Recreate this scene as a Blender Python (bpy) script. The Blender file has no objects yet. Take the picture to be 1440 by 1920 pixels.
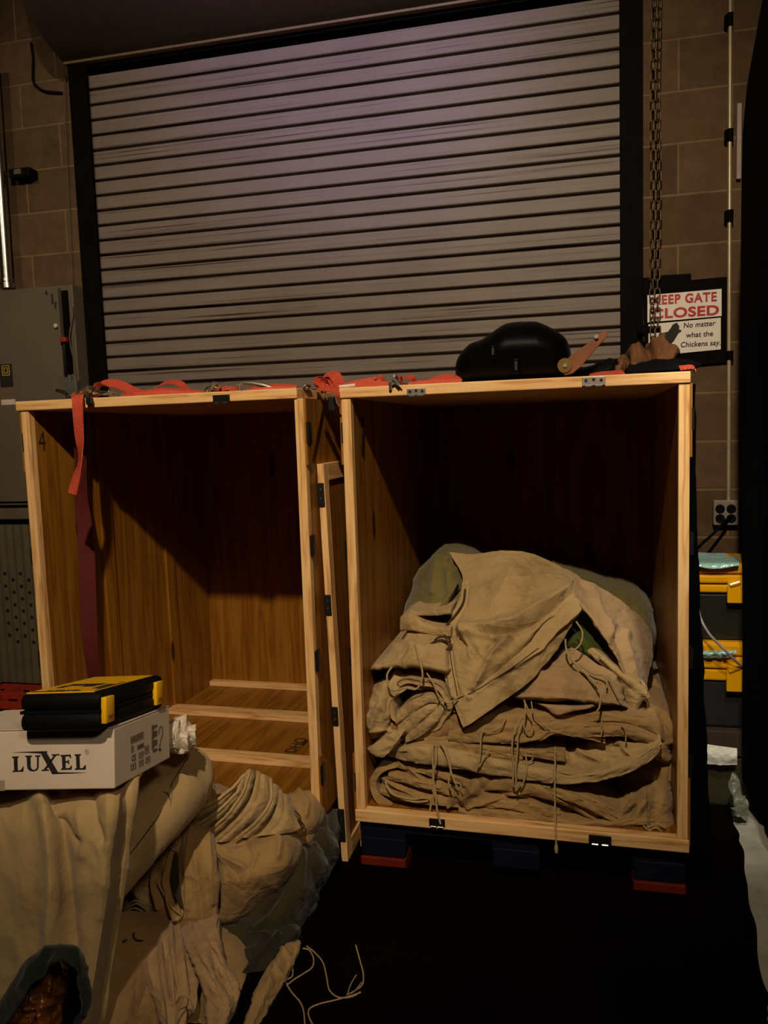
import bpy, bmesh, math, random
import numpy as np
from mathutils import Vector, Matrix

sc = bpy.context.scene
COL = sc.collection
PI = math.pi

# ------------------------------------------------------------------ camera
CAM = np.array([0.0, 0.0, 1.30])
CR = np.array([0.97342213, 0.22670465, -0.03247097])
CU = np.array([0.00913412, 0.10323895, 0.99461464])
CF = np.array([-0.22883603, 0.96847649, -0.09842433])
# re-orthogonalise
CF /= np.linalg.norm(CF); CR = CR - CF * (CR @ CF); CR /= np.linalg.norm(CR); CU = np.cross(CR, CF)
FPX = 1500.0
cd = bpy.data.cameras.new('camera')
cam = bpy.data.objects.new('camera', cd); COL.objects.link(cam)
cd.sensor_fit = 'VERTICAL'; cd.sensor_height = 36.0; cd.lens = 36.0 * FPX / 1920.0
cd.clip_start = 0.02
cam.matrix_world = Matrix(((CR[0], CU[0], -CF[0], CAM[0]), (CR[1], CU[1], -CF[1], CAM[1]), (CR[2], CU[2], -CF[2], CAM[2]), (0, 0, 0, 1)))
sc.camera = cam

# ------------------------------------------------------------------ view, world, lights
sc.view_settings.view_transform = 'Standard'
sc.view_settings.look = 'None'
sc.view_settings.exposure = 0.0
sc.view_settings.gamma = 1.0
sc.view_settings.use_curve_mapping = False

w = bpy.data.worlds.new('world'); sc.world = w; w.use_nodes = True
w.node_tree.nodes['Background'].inputs[0].default_value = (1.0, 0.72, 0.45, 1)
w.node_tree.nodes['Background'].inputs[1].default_value = 0.0035


def lamp(name, kind, loc, target, energy, color, size=0.1, spot=60, blend=0.5, sy=None):
    l = bpy.data.lights.new(name, kind); l.energy = energy; l.color = color
    o = bpy.data.objects.new(name, l); COL.objects.link(o)
    o.location = loc
    d = Vector(target) - Vector(loc)
    o.rotation_euler = d.to_track_quat('-Z', 'Y').to_euler()
    if kind == 'SPOT':
        l.spot_size = math.radians(spot); l.spot_blend = blend; l.shadow_soft_size = size
    elif kind == 'AREA':
        l.size = size
        if sy: l.shape = 'RECTANGLE'; l.size_y = sy
    elif kind == 'POINT':
        l.shadow_soft_size = size
    return o


KEY = (-0.10, -0.75, 3.5)
lamp('key_lamp', 'SPOT', KEY, (-0.75, 2.6, 1.70), 510, (1.0, 0.82, 0.59), 0.05, 73, 1.0)
lamp('wall_lamp', 'SPOT', (-2.7, -0.6, 3.7), (-2.75, 3.6, 2.5), 95, (1.0, 0.80, 0.58), 0.05, 40, 1.0)
lamp('purple_stage_lamp', 'SPOT', (-1.2, -0.6, 3.9), (-0.95, 3.5, 3.0), 300, (0.55, 0.42, 1.0), 0.15, 30, 1.0)
lamp('added_side_fill', 'SPOT', (1.5, -1.1, 3.3), (-0.85, 1.5, 0.4), 110, (1.0, 0.80, 0.56), 0.25, 34, 1.0)  # added soft fill, lifts the dark shadows around the foreground pile
lamp('backstage_lamp', 'SPOT', (0.46, 1.15, 2.5), (0.46, 2.75, 0.55), 85, (0.97, 0.96, 0.84), 0.06, 30, 0.8)

# ------------------------------------------------------------------ pixel rays for measuring: a point at depth y


def P(px, py, Y):
    d = CF + CR * ((px - 720.0) / FPX) - CU * ((py - 960.0) / FPX)
    return CAM + d * (Y / d[1])


def PV(px, py, Y):
    px = np.asarray(px, float); py = np.asarray(py, float); Y = np.asarray(Y, float)
    d = CF + CR * ((px - 720.0) / FPX)[..., None] - CU * ((py - 960.0) / FPX)[..., None]
    return CAM + d * (Y / d[..., 1])[..., None]


def PROJ(p):
    q = np.asarray(p) - CAM; z = q @ CF
    return 720 + FPX * (q @ CR) / z, 960 - FPX * (q @ CU) / z

# ------------------------------------------------------------------ materials


def srgb(r, g, b):
    f = lambda c: ((c / 255) / 12.92) if c / 255 <= 0.04045 else (((c / 255) + 0.055) / 1.055) ** 2.4
    return (f(r), f(g), f(b), 1)


class NT:
    def __init__(s, name):
        s.m = bpy.data.materials.new(name); s.m.use_nodes = True
        s.t = s.m.node_tree; s.b = s.t.nodes['Principled BSDF']

    def n(s, typ, **kw):
        x = s.t.nodes.new(typ)
        for k, v in kw.items():
            if k in x.inputs.keys(): x.inputs[k].default_value = v
            else: setattr(x, k, v)
        return x

    def l(s, a, b): s.t.links.new(a, b)

    def ramp(s, fac, stops):
        r = s.n('ShaderNodeValToRGB'); e = r.color_ramp.elements
        while len(e) < len(stops): e.new(0.5)
        for i, (p, c) in enumerate(stops):
            e[i].position = p; e[i].color = c
        s.l(fac, r.inputs[0]); return r.outputs[0]

    def bump(s, h, strength=0.3, dist=0.002):
        b = s.n('ShaderNodeBump', Strength=strength, Distance=dist); s.l(h, b.inputs['Height']); s.l(b.outputs[0], s.b.inputs['Normal']); return b

    def coords(s, scale=(1, 1, 1), rot=(0, 0, 0)):
        tc = s.n('ShaderNodeTexCoord'); mp = s.n('ShaderNodeMapping'); mp.inputs['Scale'].default_value = scale; mp.inputs['Rotation'].default_value = rot
        s.l(tc.outputs['Object'], mp.inputs['Vector']); return mp.outputs[0]

    def noise(s, vec, scale, detail=4, rough=0.55):
        x = s.n('ShaderNodeTexNoise', Scale=scale, Detail=detail, Roughness=rough)
        if vec is not None: s.l(vec, x.inputs['Vector'])
        return x.outputs[0]


def plain(name, col, rough=0.6, metal=0.0, var=0.12, scale=30, bump=0.0, spec=0.5, coat=0.0):
    t = NT(name)
    v = t.coords(); nz = t.noise(v, scale)
    c0 = tuple(max(0, x * (1 - var)) for x in col[:3]) + (1,); c1 = tuple(min(1, x * (1 + var)) for x in col[:3]) + (1,)
    t.l(t.ramp(nz, [(0.3, c0), (0.7, c1)]), t.b.inputs['Base Color'])
    t.b.inputs['Roughness'].default_value = rough; t.b.inputs['Metallic'].default_value = metal
    t.b.inputs['Specular IOR Level'].default_value = spec
    t.b.inputs['Coat Weight'].default_value = coat
    if bump: t.bump(nz, bump, 0.003)
    return t.m


def wood(name, c0, c1, c2, axis='x', scale=1.0, rough=0.55):
    t = NT(name)
    st = {'x': (1.2, 16, 16), 'y': (16, 1.2, 16), 'z': (16, 16, 1.2)}[axis]
    v = t.coords(tuple(a * scale for a in st))
    n1 = t.noise(v, 1.6, 3); 
    st2 = {'x': (3, 90, 90), 'y': (90, 3, 90), 'z': (90, 90, 3)}[axis]
    v2 = t.coords(st2); n2 = t.noise(v2, 1.0, 3)
    wv = t.n('ShaderNodeMath', operation='MULTIPLY_ADD'); t.l(n1, wv.inputs[0]); wv.inputs[1].default_value = 5.0; wv.inputs[2].default_value = 0
    fr = t.n('ShaderNodeMath', operation='PINGPONG'); t.l(wv.outputs[0], fr.inputs[0]); fr.inputs[1].default_value = 0.5
    ad = t.n('ShaderNodeMath', operation='MULTIPLY_ADD'); t.l(n2, ad.inputs[0]); ad.inputs[1].default_value = 0.6; t.l(fr.outputs[0], ad.inputs[2])
    col = t.ramp(ad.outputs[0], [(0.2, c0), (0.5, c1), (0.95, c2)])
    # knots
    vk = t.n('ShaderNodeTexVoronoi', Scale=1.0)
    sk = {'x': (1.6, 5, 5), 'y': (5, 1.6, 5), 'z': (5, 5, 1.6)}[axis]
    t.l(t.coords(sk), vk.inputs['Vector'])
    km = t.n('ShaderNodeMath', operation='LESS_THAN'); t.l(vk.outputs['Distance'], km.inputs[0]); km.inputs[1].default_value = 0.085
    mx = t.n('ShaderNodeMix', data_type='RGBA'); mx.inputs[7].default_value = tuple(x * 0.35 for x in c0[:3]) + (1,)
    t.l(km.outputs[0], mx.inputs[0]); t.l(col, mx.inputs[6]); t.l(mx.outputs[2], t.b.inputs['Base Color'])
    t.b.inputs['Roughness'].default_value = rough; t.b.inputs['Specular IOR Level'].default_value = 0.25
    t.bump(ad.outputs[0], 0.15, 0.001)
    return t.m


def canvas(name, col, dark, crease=0.26, rough=0.92, stain=6):
    t = NT(name)
    v = t.coords(); n1 = t.noise(v, stain, 6, 0.62); n2 = t.noise(v, 55, 5, 0.7)
    ad = t.n('ShaderNodeMath', operation='MULTIPLY_ADD'); t.l(n2, ad.inputs[0]); ad.inputs[1].default_value = 0.35; t.l(n1, ad.inputs[2])
    t.l(t.ramp(ad.outputs[0], [(0.45, dark), (0.62, col), (0.9, tuple(min(1, x * 1.12) for x in col[:3]) + (1,))]), t.b.inputs['Base Color'])
    t.b.inputs['Roughness'].default_value = rough; t.b.inputs['Specular IOR Level'].default_value = 0.12
    t.b.inputs['Sheen Weight'].default_value = 0.12
    v3 = t.coords((1, 1, 1)); n3 = t.noise(v3, 26, 6, 0.65)
    b2 = t.n('ShaderNodeMath', operation='MULTIPLY_ADD'); t.l(n2, b2.inputs[0]); b2.inputs[1].default_value = 0.4; t.l(n3, b2.inputs[2])
    # creases: sharp ridges where a warped noise crosses its middle
    wn = t.n('ShaderNodeTexNoise', Scale=9.0, Detail=2.5, Roughness=0.5, Distortion=0.8); t.l(t.coords((1, 1, 1.6), (0.3, 0.5, 0.2)), wn.inputs['Vector'])
    r1 = t.n('ShaderNodeMath', operation='SUBTRACT'); t.l(wn.outputs[0], r1.inputs[0]); r1.inputs[1].default_value = 0.5
    r2 = t.n('ShaderNodeMath', operation='ABSOLUTE'); t.l(r1.outputs[0], r2.inputs[0])
    r3 = t.n('ShaderNodeMath', operation='MULTIPLY'); t.l(r2.outputs[0], r3.inputs[0]); r3.inputs[1].default_value = -9.0
    r4 = t.n('ShaderNodeMath', operation='EXPONENT'); t.l(r3.outputs[0], r4.inputs[0])
    ba = t.bump(r4.outputs[0], crease, 0.012)
    bb = t.bump(b2.outputs[0], 0.22, 0.005); t.l(ba.outputs[0], bb.inputs['Normal'])
    return t.m


M = {}
WD = dict(
    c0=srgb(176, 124, 70), c1=srgb(222, 172, 110), c2=srgb(236, 194, 136))
M['wood_x'] = wood('pine_along_width', WD['c0'], WD['c1'], WD['c2'], 'x')
M['wood_y'] = wood('pine_along_depth', WD['c0'], WD['c1'], WD['c2'], 'y')
M['wood_z'] = wood('pine_upright', WD['c0'], WD['c1'], WD['c2'], 'z')
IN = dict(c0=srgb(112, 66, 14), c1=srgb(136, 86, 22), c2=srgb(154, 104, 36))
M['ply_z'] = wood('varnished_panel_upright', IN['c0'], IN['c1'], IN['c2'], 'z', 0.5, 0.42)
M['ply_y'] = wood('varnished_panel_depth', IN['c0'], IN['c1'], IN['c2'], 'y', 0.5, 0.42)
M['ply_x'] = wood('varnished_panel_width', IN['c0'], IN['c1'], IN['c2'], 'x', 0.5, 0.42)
M['black_metal'] = plain('black_steel', (0.012, 0.011, 0.010), 0.4, 0.3)
M['steel'] = plain('zinc_steel', (0.55, 0.53, 0.48), 0.3, 1.0, 0.15, 40)
M['dull_steel'] = plain('dull_steel', (0.32, 0.29, 0.25), 0.45, 1.0, 0.2, 40)
M['canvas'] = canvas('tan_canvas', srgb(172, 144, 98), srgb(140, 112, 70))
M['canvas_smooth'] = canvas('smooth_tan_canvas', srgb(172, 144, 98), srgb(144, 116, 74), 0.05)
M['canvas_flat'] = canvas('smooth_brown_canvas', srgb(150, 120, 78), srgb(118, 92, 56), 0.06)
M['canvas_b'] = canvas('brown_tan_canvas', srgb(156, 124, 78), srgb(120, 92, 54))
M['canvas_pink'] = canvas('pale_tan_canvas', srgb(166, 134, 94), srgb(136, 106, 70))
M['canvas_olive'] = canvas('olive_canvas', srgb(112, 100, 56), srgb(84, 76, 40))
M['canvas_green'] = canvas('green_canvas', srgb(66, 74, 28), srgb(44, 52, 20))
M['canvas_dark'] = canvas('dark_green_canvas', srgb(54, 47, 28), srgb(38, 33, 20))
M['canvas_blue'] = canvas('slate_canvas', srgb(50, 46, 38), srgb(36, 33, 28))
M['cord'] = plain('cotton_cord', srgb(168, 142, 98)[:3], 0.9, 0, 0.2, 200)
M['cord_dark'] = plain('dark_thread', srgb(62, 42, 24)[:3], 0.9)
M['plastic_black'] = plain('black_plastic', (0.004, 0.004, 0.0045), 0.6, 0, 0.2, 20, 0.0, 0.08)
M['gloss_black'] = plain('glossy_black', (0.002, 0.002, 0.0022), 0.42, 0, 0.2, 20, 0.0, 0.05)
M['yellow'] = plain('yellow_plastic', srgb(236, 178, 20)[:3], 0.3, 0, 0.06, 10)
M['amber'] = plain('amber_yellow_plastic', srgb(222, 156, 8)[:3], 0.14, 0, 0.06, 10, 0, 0.7)
M['red_plastic'] = plain('red_plastic', srgb(150, 40, 20)[:3], 0.5)
M['white_card'] = plain('white_cardboard', srgb(214, 194, 172)[:3], 0.7, 0, 0.04, 12)
M['print'] = plain('black_print', (0.012, 0.008, 0.008), 0.7)
M['print_brown'] = plain('faded_print', srgb(92, 74, 60)[:3], 0.8)
M['white_sign'] = plain('white_sign_board', srgb(246, 236, 222)[:3], 0.5, 0, 0.04, 14)
M['red_print'] = plain('red_sign_paint', srgb(190, 14, 22)[:3], 0.5)
M['grey_paint'] = plain('grey_enamel', srgb(104, 92, 76)[:3], 0.5, 0, 0.06, 6, 0, 0.3)
M['dark_grey_paint'] = plain('dark_grey_enamel', srgb(106, 94, 72)[:3], 0.55, 0, 0.15, 8)
M['velvet'] = plain('black_velvet', (0.0016, 0.0015, 0.0016), 0.95, 0, 0.2, 10, 0, 0.05)
M['floor_cloth'] = plain('black_floor_cloth', (0.0030, 0.0020, 0.0014), 0.95, 0, 0.3, 3, 0.1, 0.02)
M['blue_plastic'] = plain('navy_blue_plastic', srgb(5, 6, 28)[:3], 0.7, 0, 0.2, 20, 0, 0.2)
M['pallet_red'] = plain('red_orange_plastic', srgb(104, 28, 13)[:3], 0.6, 0, 0.15, 20, 0, 0.2)
M['cardboard'] = plain('brown_cardboard', srgb(112, 72, 38)[:3], 0.8, 0, 0.15, 14)
M['brown_metal'] = plain('brown_bakelite', srgb(124, 72, 40)[:3], 0.35, 0, 0.25, 18)
M['brass'] = plain('worn_brass', srgb(112, 88, 44)[:3], 0.4, 0.8)
M['teal_cloth'] = canvas('dark_teal_cloth', srgb(30, 36, 30), srgb(21, 26, 22), 0.05)
M['gold_brown'] = plain('shiny_brown_foil', srgb(120, 70, 24)[:3], 0.34, 0.25, 0.5, 14, 0.6)
M['clear_film'] = plain('pale_plastic_film', srgb(150, 190, 180)[:3], 0.15, 0, 0.15, 30, 0.3, 0.7)
M['wrap'] = plain('white_plastic_wrap', srgb(206, 190, 168)[:3], 0.35, 0, 0.15, 40, 0.6)
M['olive_bin'] = plain('olive_grey_bin', srgb(58, 56, 36)[:3], 0.5)
M['paper'] = plain('white_paper', srgb(226, 222, 208)[:3], 0.6, 0, 0.06, 25)
M['pale_strip_mat'] = plain('pale_sliver', srgb(180, 160, 150)[:3], 0.7)


def webbing():
    t = NT('red_webbing')
    tc = t.n('ShaderNodeTexCoord')
    mp = t.n('ShaderNodeMapping'); mp.inputs['Scale'].default_value = (1, 62, 1); t.l(tc.outputs['UV'], mp.inputs['Vector'])
    br = t.n('ShaderNodeTexBrick'); br.offset = 0.5; t.l(mp.outputs[0], br.inputs['Vector'])
    br.inputs['Scale'].default_value = 1.0; br.inputs['Brick Width'].default_value = 0.16; br.inputs['Row Height'].default_value = 0.30; br.inputs['Mortar Size'].default_value = 0.028; br.inputs['Mortar Smooth'].default_value = 0.6
    br.inputs['Color1'].default_value = srgb(200, 72, 46); br.inputs['Color2'].default_value = srgb(212, 92, 62); br.inputs['Mortar'].default_value = srgb(146, 40, 24)
    t.l(br.outputs['Color'], t.b.inputs['Base Color'])
    t.b.inputs['Roughness'].default_value = 0.6
    return t.m


M['strap'] = webbing()
M['maroon_strap'] = plain('maroon_webbing', srgb(84, 8, 4)[:3], 0.8, 0, 0.2, 60)


def block_wall():
    t = NT('concrete_block_wall')
    tc = t.n('ShaderNodeTexCoord'); sp = t.n('ShaderNodeSeparateXYZ'); cb = t.n('ShaderNodeCombineXYZ')
    t.l(tc.outputs['Object'], sp.inputs[0]); t.l(sp.outputs[0], cb.inputs[0]); t.l(sp.outputs[2], cb.inputs[1])
    mp = t.n('ShaderNodeMapping'); mp.inputs['Location'].default_value = (BLK_DX, BLK_DZ, 0); t.l(cb.outputs[0], mp.inputs['Vector'])
    br = t.n('ShaderNodeTexBrick'); br.offset = 0.5
    t.l(mp.outputs[0], br.inputs['Vector'])
    br.inputs['Scale'].default_value = 1.0; br.inputs['Mortar Size'].default_value = 0.006; br.inputs['Mortar Smooth'].default_value = 0.3
    br.inputs['Brick Width'].default_value = 0.4064; br.inputs['Row Height'].default_value = 0.2032
    br.inputs['Color1'].default_value = srgb(100, 78, 56); br.inputs['Color2'].default_value = srgb(118, 94, 70); br.inputs['Mortar'].default_value = srgb(142, 116, 86)
    n1 = t.noise(t.coords(), 9, 8, 0.7); n2 = t.noise(t.coords(), 130, 3, 0.7)
    mx = t.n('ShaderNodeMix', data_type='RGBA', blend_type='MULTIPLY'); mx.inputs[0].default_value = 0.75
    t.l(br.outputs['Color'], mx.inputs[6]); t.l(t.ramp(n1, [(0.3, (0.5, 0.45, 0.42, 1)), (0.7, (1, 1, 1, 1))]), mx.inputs[7])
    t.l(mx.outputs[2], t.b.inputs['Base Color'])
    t.b.inputs['Roughness'].default_value = 0.9; t.b.inputs['Specular IOR Level'].default_value = 0.15
    h = t.n('ShaderNodeMath', operation='MULTIPLY_ADD'); t.l(n2, h.inputs[0]); h.inputs[1].default_value = 0.5
    inv = t.n('ShaderNodeMath', operation='MULTIPLY'); t.l(br.outputs['Fac'], inv.inputs[0]); inv.inputs[1].default_value = -0.9; t.l(inv.outputs[0], h.inputs[2])
    t.bump(h.outputs[0], 0.7, 0.006)
    return t.m


def concrete():
    t = NT('concrete_floor'); v = t.coords()
    n = t.noise(v, 5, 8, 0.7)
    t.l(t.ramp(n, [(0.3, srgb(150, 146, 130)), (0.7, srgb(205, 200, 182))]), t.b.inputs['Base Color'])
    t.b.inputs['Roughness'].default_value = 0.6; t.bump(n, 0.15, 0.004)
    return t.m


def shutter_paint():
    t = NT('grey_shutter_paint')
    n1 = t.noise(t.coords((0.45, 1, 62)), 1.4, 5, 0.6); n2 = t.noise(t.coords((1, 1, 1)), 2.2, 6, 0.6)
    st = t.ramp(n1, [(0.355, srgb(48, 30, 22)), (0.405, srgb(120, 108, 98)), (0.8, srgb(134, 122, 112))])
    mx = t.n('ShaderNodeMix', data_type='RGBA', blend_type='MULTIPLY'); mx.inputs[0].default_value = 0.6
    t.l(st, mx.inputs[6]); t.l(t.ramp(n2, [(0.35, (0.72, 0.68, 0.66, 1)), (0.65, (1, 1, 1, 1))]), mx.inputs[7])
    t.l(mx.outputs[2], t.b.inputs['Base Color'])
    t.b.inputs['Roughness'].default_value = 0.5; t.b.inputs['Specular IOR Level'].default_value = 0.3
    return t.m


# block courses measured on the wall: joint heights and one joint between blocks
zj = P(1242, 175, 3.6)[2]; xj = P(1272, 220, 3.6)[0]
BLK_DZ = -(zj % 0.2032); BLK_DX = -(xj % 0.4064)
M['block'] = block_wall(); M['concrete'] = concrete(); M['shutter'] = shutter_paint()
M['rail'] = plain('black_rail_paint', (0.0030, 0.0022, 0.0016), 0.7, 0.0, 0.3, 15, 0, 0.06)

# ------------------------------------------------------------------ building helpers


def bxf(mn, mx):
    x0, y0, z0 = mn; x1, y1, z1 = mx
    v = [(x0, y0, z0), (x1, y0, z0), (x1, y1, z0), (x0, y1, z0), (x0, y0, z1), (x1, y0, z1), (x1, y1, z1), (x0, y1, z1)]
    f = [(0, 3, 2, 1), (4, 5, 6, 7), (0, 1, 5, 4), (1, 2, 6, 5), (2, 3, 7, 6), (3, 0, 4, 7)]
    return v, f


class MB:
    def __init__(s): s.v = []; s.f = []; s.uv = {}

    def add(s, v, f, uv=None):
        o = len(s.v); s.v += [tuple(map(float, p)) for p in v]
        for k, q in enumerate(f):
            s.f.append(tuple(i + o for i in q))
        if uv is not None:
            for i, u in enumerate(uv): s.uv[o + i] = u
        return s

    def box(s, mn, mx, rot=None, piv=None):
        v, f = bxf(mn, mx)
        if rot is not None:
            c = Vector(piv if piv else [(a + b) / 2 for a, b in zip(mn, mx)])
            v = [tuple(c + rot @ (Vector(p) - c)) for p in v]
        return s.add(v, f)

    def cbox(s, c, size, rot=None):
        return s.box([a - b / 2 for a, b in zip(c, size)], [a + b / 2 for a, b in zip(c, size)], rot)

    def tube(s, path, r, n=8, closed=False):
        p = np.array(path, float); N = len(p)
        rr = np.full(N, r) if np.isscalar(r) else np.array(r, float)
        if closed: t = np.roll(p, -1, 0) - np.roll(p, 1, 0)
        else: t = np.gradient(p, axis=0)
        t /= np.linalg.norm(t, axis=1)[:, None] + 1e-12
        a = np.array([0, 0, 1.0]) if abs(t[0][2]) < 0.9 else np.array([1.0, 0, 0])
        nn = a - t[0] * (a @ t[0]); nn /= np.linalg.norm(nn)
        V = []
        for i in range(N):
            nn = nn - t[i] * (nn @ t[i]); nn /= np.linalg.norm(nn) + 1e-12
            b = np.cross(t[i], nn)
            for k in range(n):
                q = 2 * PI * k / n; V.append(p[i] + rr[i] * (math.cos(q) * nn + math.sin(q) * b))
        F = []
        for i in range(N if closed else N - 1):
            j = (i + 1) % N
            for k in range(n):
                F.append((i * n + k, i * n + (k + 1) % n, j * n + (k + 1) % n, j * n + k))
        if not closed:
            F.append(tuple(range(n))[::-1]); F.append(tuple((N - 1) * n + k for k in range(n)))
        return s.add(V, F)

    def cyl(s, a, b, r, n=16): return s.tube([a, b], r, n)

    def ribbon(s, path, wid, width, thick):
        # strap: path points, width direction at every point
        p = np.array(path, float); wv = np.array(wid, float)
        if wv.ndim == 1: wv = np.tile(wv, (len(p), 1))
        t = np.gradient(p, axis=0); t /= np.linalg.norm(t, axis=1)[:, None] + 1e-12
        wv = wv - t * np.sum(wv * t, 1)[:, None]; wv /= np.linalg.norm(wv, axis=1)[:, None] + 1e-12
        nv = np.cross(t, wv)
        L = np.concatenate([[0], np.cumsum(np.linalg.norm(np.diff(p, axis=0), axis=1))])
        h = width / 2; k = thick / 2; V = []; UV = []
        for i in range(len(p)):
            for (a, b) in ((-h, -k), (h, -k), (h, k), (-h, k)):
                V.append(p[i] + wv[i] * a + nv[i] * b); UV.append((0.5 + a / width, L[i]))
        F = []
        for i in range(len(p) - 1):
            for q in range(4):
                F.append((i * 4 + q, i * 4 + (q + 1) % 4, i * 4 + 4 + (q + 1) % 4, i * 4 + 4 + q))
        F.append((0, 3, 2, 1)); e = (len(p) - 1) * 4; F.append((e, e + 1, e + 2, e + 3))
        return s.add(V, F, UV)

    def prism(s, poly, a, b, axis):
        # poly in the two other axes, extruded from a to b along axis
        n = len(poly); V = []
        for c in (a, b):
            for (u, v) in poly:
                V.append((c, u, v) if axis == 'x' else (u, c, v) if axis == 'y' else (u, v, c))
        F = [tuple(range(n)), tuple(range(2 * n - 1, n - 1, -1))]
        for i in range(n): F.append((i, (i + 1) % n, n + (i + 1) % n, n + i))
        return s.add(V, F)

    def build(s, name, mat, parent=None, smooth=False, bevel=0, local=False, sharp=35, subsurf=0):
        V = np.array(s.v)
        o = bpy.data.objects.new(name, None)
        me = bpy.data.meshes.new(name)
        if parent is not None:
            org = np.zeros(3) if local else np.array(wloc(parent))
        else:
            mn, mx = V.min(0), V.max(0); org = np.array([(mn[0] + mx[0]) / 2, (mn[1] + mx[1]) / 2, mn[2]])
        me.from_pydata([tuple(p) for p in (V - org)], [], s.f)
        if s.uv:
            ul = me.uv_layers.new(name='UVMap')
            for lp in me.loops:
                ul.data[lp.index].uv = s.uv.get(lp.vertex_index, (0, 0))
        bm = bmesh.new(); bm.from_mesh(me); bmesh.ops.recalc_face_normals(bm, faces=bm.faces)
        if bevel:
            bmesh.ops.bevel(bm, geom=[e for e in bm.edges if len(e.link_faces) == 2 and e.calc_face_angle(0) > 0.6], offset=bevel, segments=2, affect='EDGES', profile=0.5, clamp_overlap=True)
        bm.to_mesh(me); bm.free()
        bpy.data.objects.remove(o)
        o = bpy.data.objects.new(name, me); COL.objects.link(o)
        me.materials.append(M[mat] if isinstance(mat, str) else mat)
        if smooth:
            me.shade_smooth()
            if sharp: me.set_sharp_from_angle(angle=math.radians(sharp))
        if parent is not None: o.parent = parent
        else: o.location = org
        if subsurf:
            md = o.modifiers.new('sub', 'SUBSURF'); md.levels = subsurf; md.render_levels = subsurf
        return o


def wloc(o):
    l = Vector(o.location); p = o.parent
    while p: l = l + Vector(p.location); p = p.parent
    return l


def tag(o, label=None, cat=None, group=None, kind=None):
    if label: o['label'] = label
    if cat: o['category'] = cat
    if group: o['group'] = group
    if kind: o['kind'] = kind
    return o


def empty(name, loc, label=None, cat=None, group=None, rz=0, kind=None):
    o = bpy.data.objects.new(name, None); COL.objects.link(o); o.location = loc; o.rotation_euler = (0, 0, rz); o.empty_display_size = 0.05
    return tag(o, label, cat, group, kind)


def spline(pts, n):
    p = np.array(pts, float); N = len(p)
    if N == 2:
        t = np.linspace(0, 1, n)[:, None]; return p[0] * (1 - t) + p[1] * t
    t = np.linspace(0, N - 1, n); i = np.clip(t.astype(int), 0, N - 2); u = (t - i)[:, None]
    q = np.vstack([2 * p[0] - p[1], p, 2 * p[-1] - p[-2]])
    p0, p1, p2, p3 = q[i], q[i + 1], q[i + 2], q[i + 3]
    return 0.5 * (2 * p1 + (p2 - p0) * u + (2 * p0 - 5 * p1 + 4 * p2 - p3) * u ** 2 + (3 * p1 - p0 - 3 * p2 + p3) * u ** 3)


def vnoise(x, y, seed=0):
    x = np.asarray(x, float); y = np.asarray(y, float)
    xi = np.floor(x).astype(np.int64); yi = np.floor(y).astype(np.int64); fx = x - xi; fy = y - yi

    def h(a, b):
        n = (a * 374761393 + b * 668265263 + seed * 1442695041) & 0x7fffffff
        n = ((n ^ (n >> 13)) * 1274126177) & 0x7fffffff
        return ((n ^ (n >> 16)) & 0xffff) / 65535.0
    sx = fx * fx * (3 - 2 * fx); sy = fy * fy * (3 - 2 * fy)
    return (h(xi, yi) * (1 - sx) + h(xi + 1, yi) * sx) * (1 - sy) + (h(xi, yi + 1) * (1 - sx) + h(xi + 1, yi + 1) * sx) * sy


def seg_dist(x, y, pl):
    d = np.full(np.shape(x), 1e9)
    for (ax, ay), (bx, by) in zip(pl[:-1], pl[1:]):
        vx, vy = bx - ax, by - ay; L = vx * vx + vy * vy + 1e-9
        t = np.clip(((x - ax) * vx + (y - ay) * vy) / L, 0, 1)
        d = np.minimum(d, np.hypot(x - ax - t * vx, y - ay - t * vy))
    return d


SURF = {}
FOLD = 1.45


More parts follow.
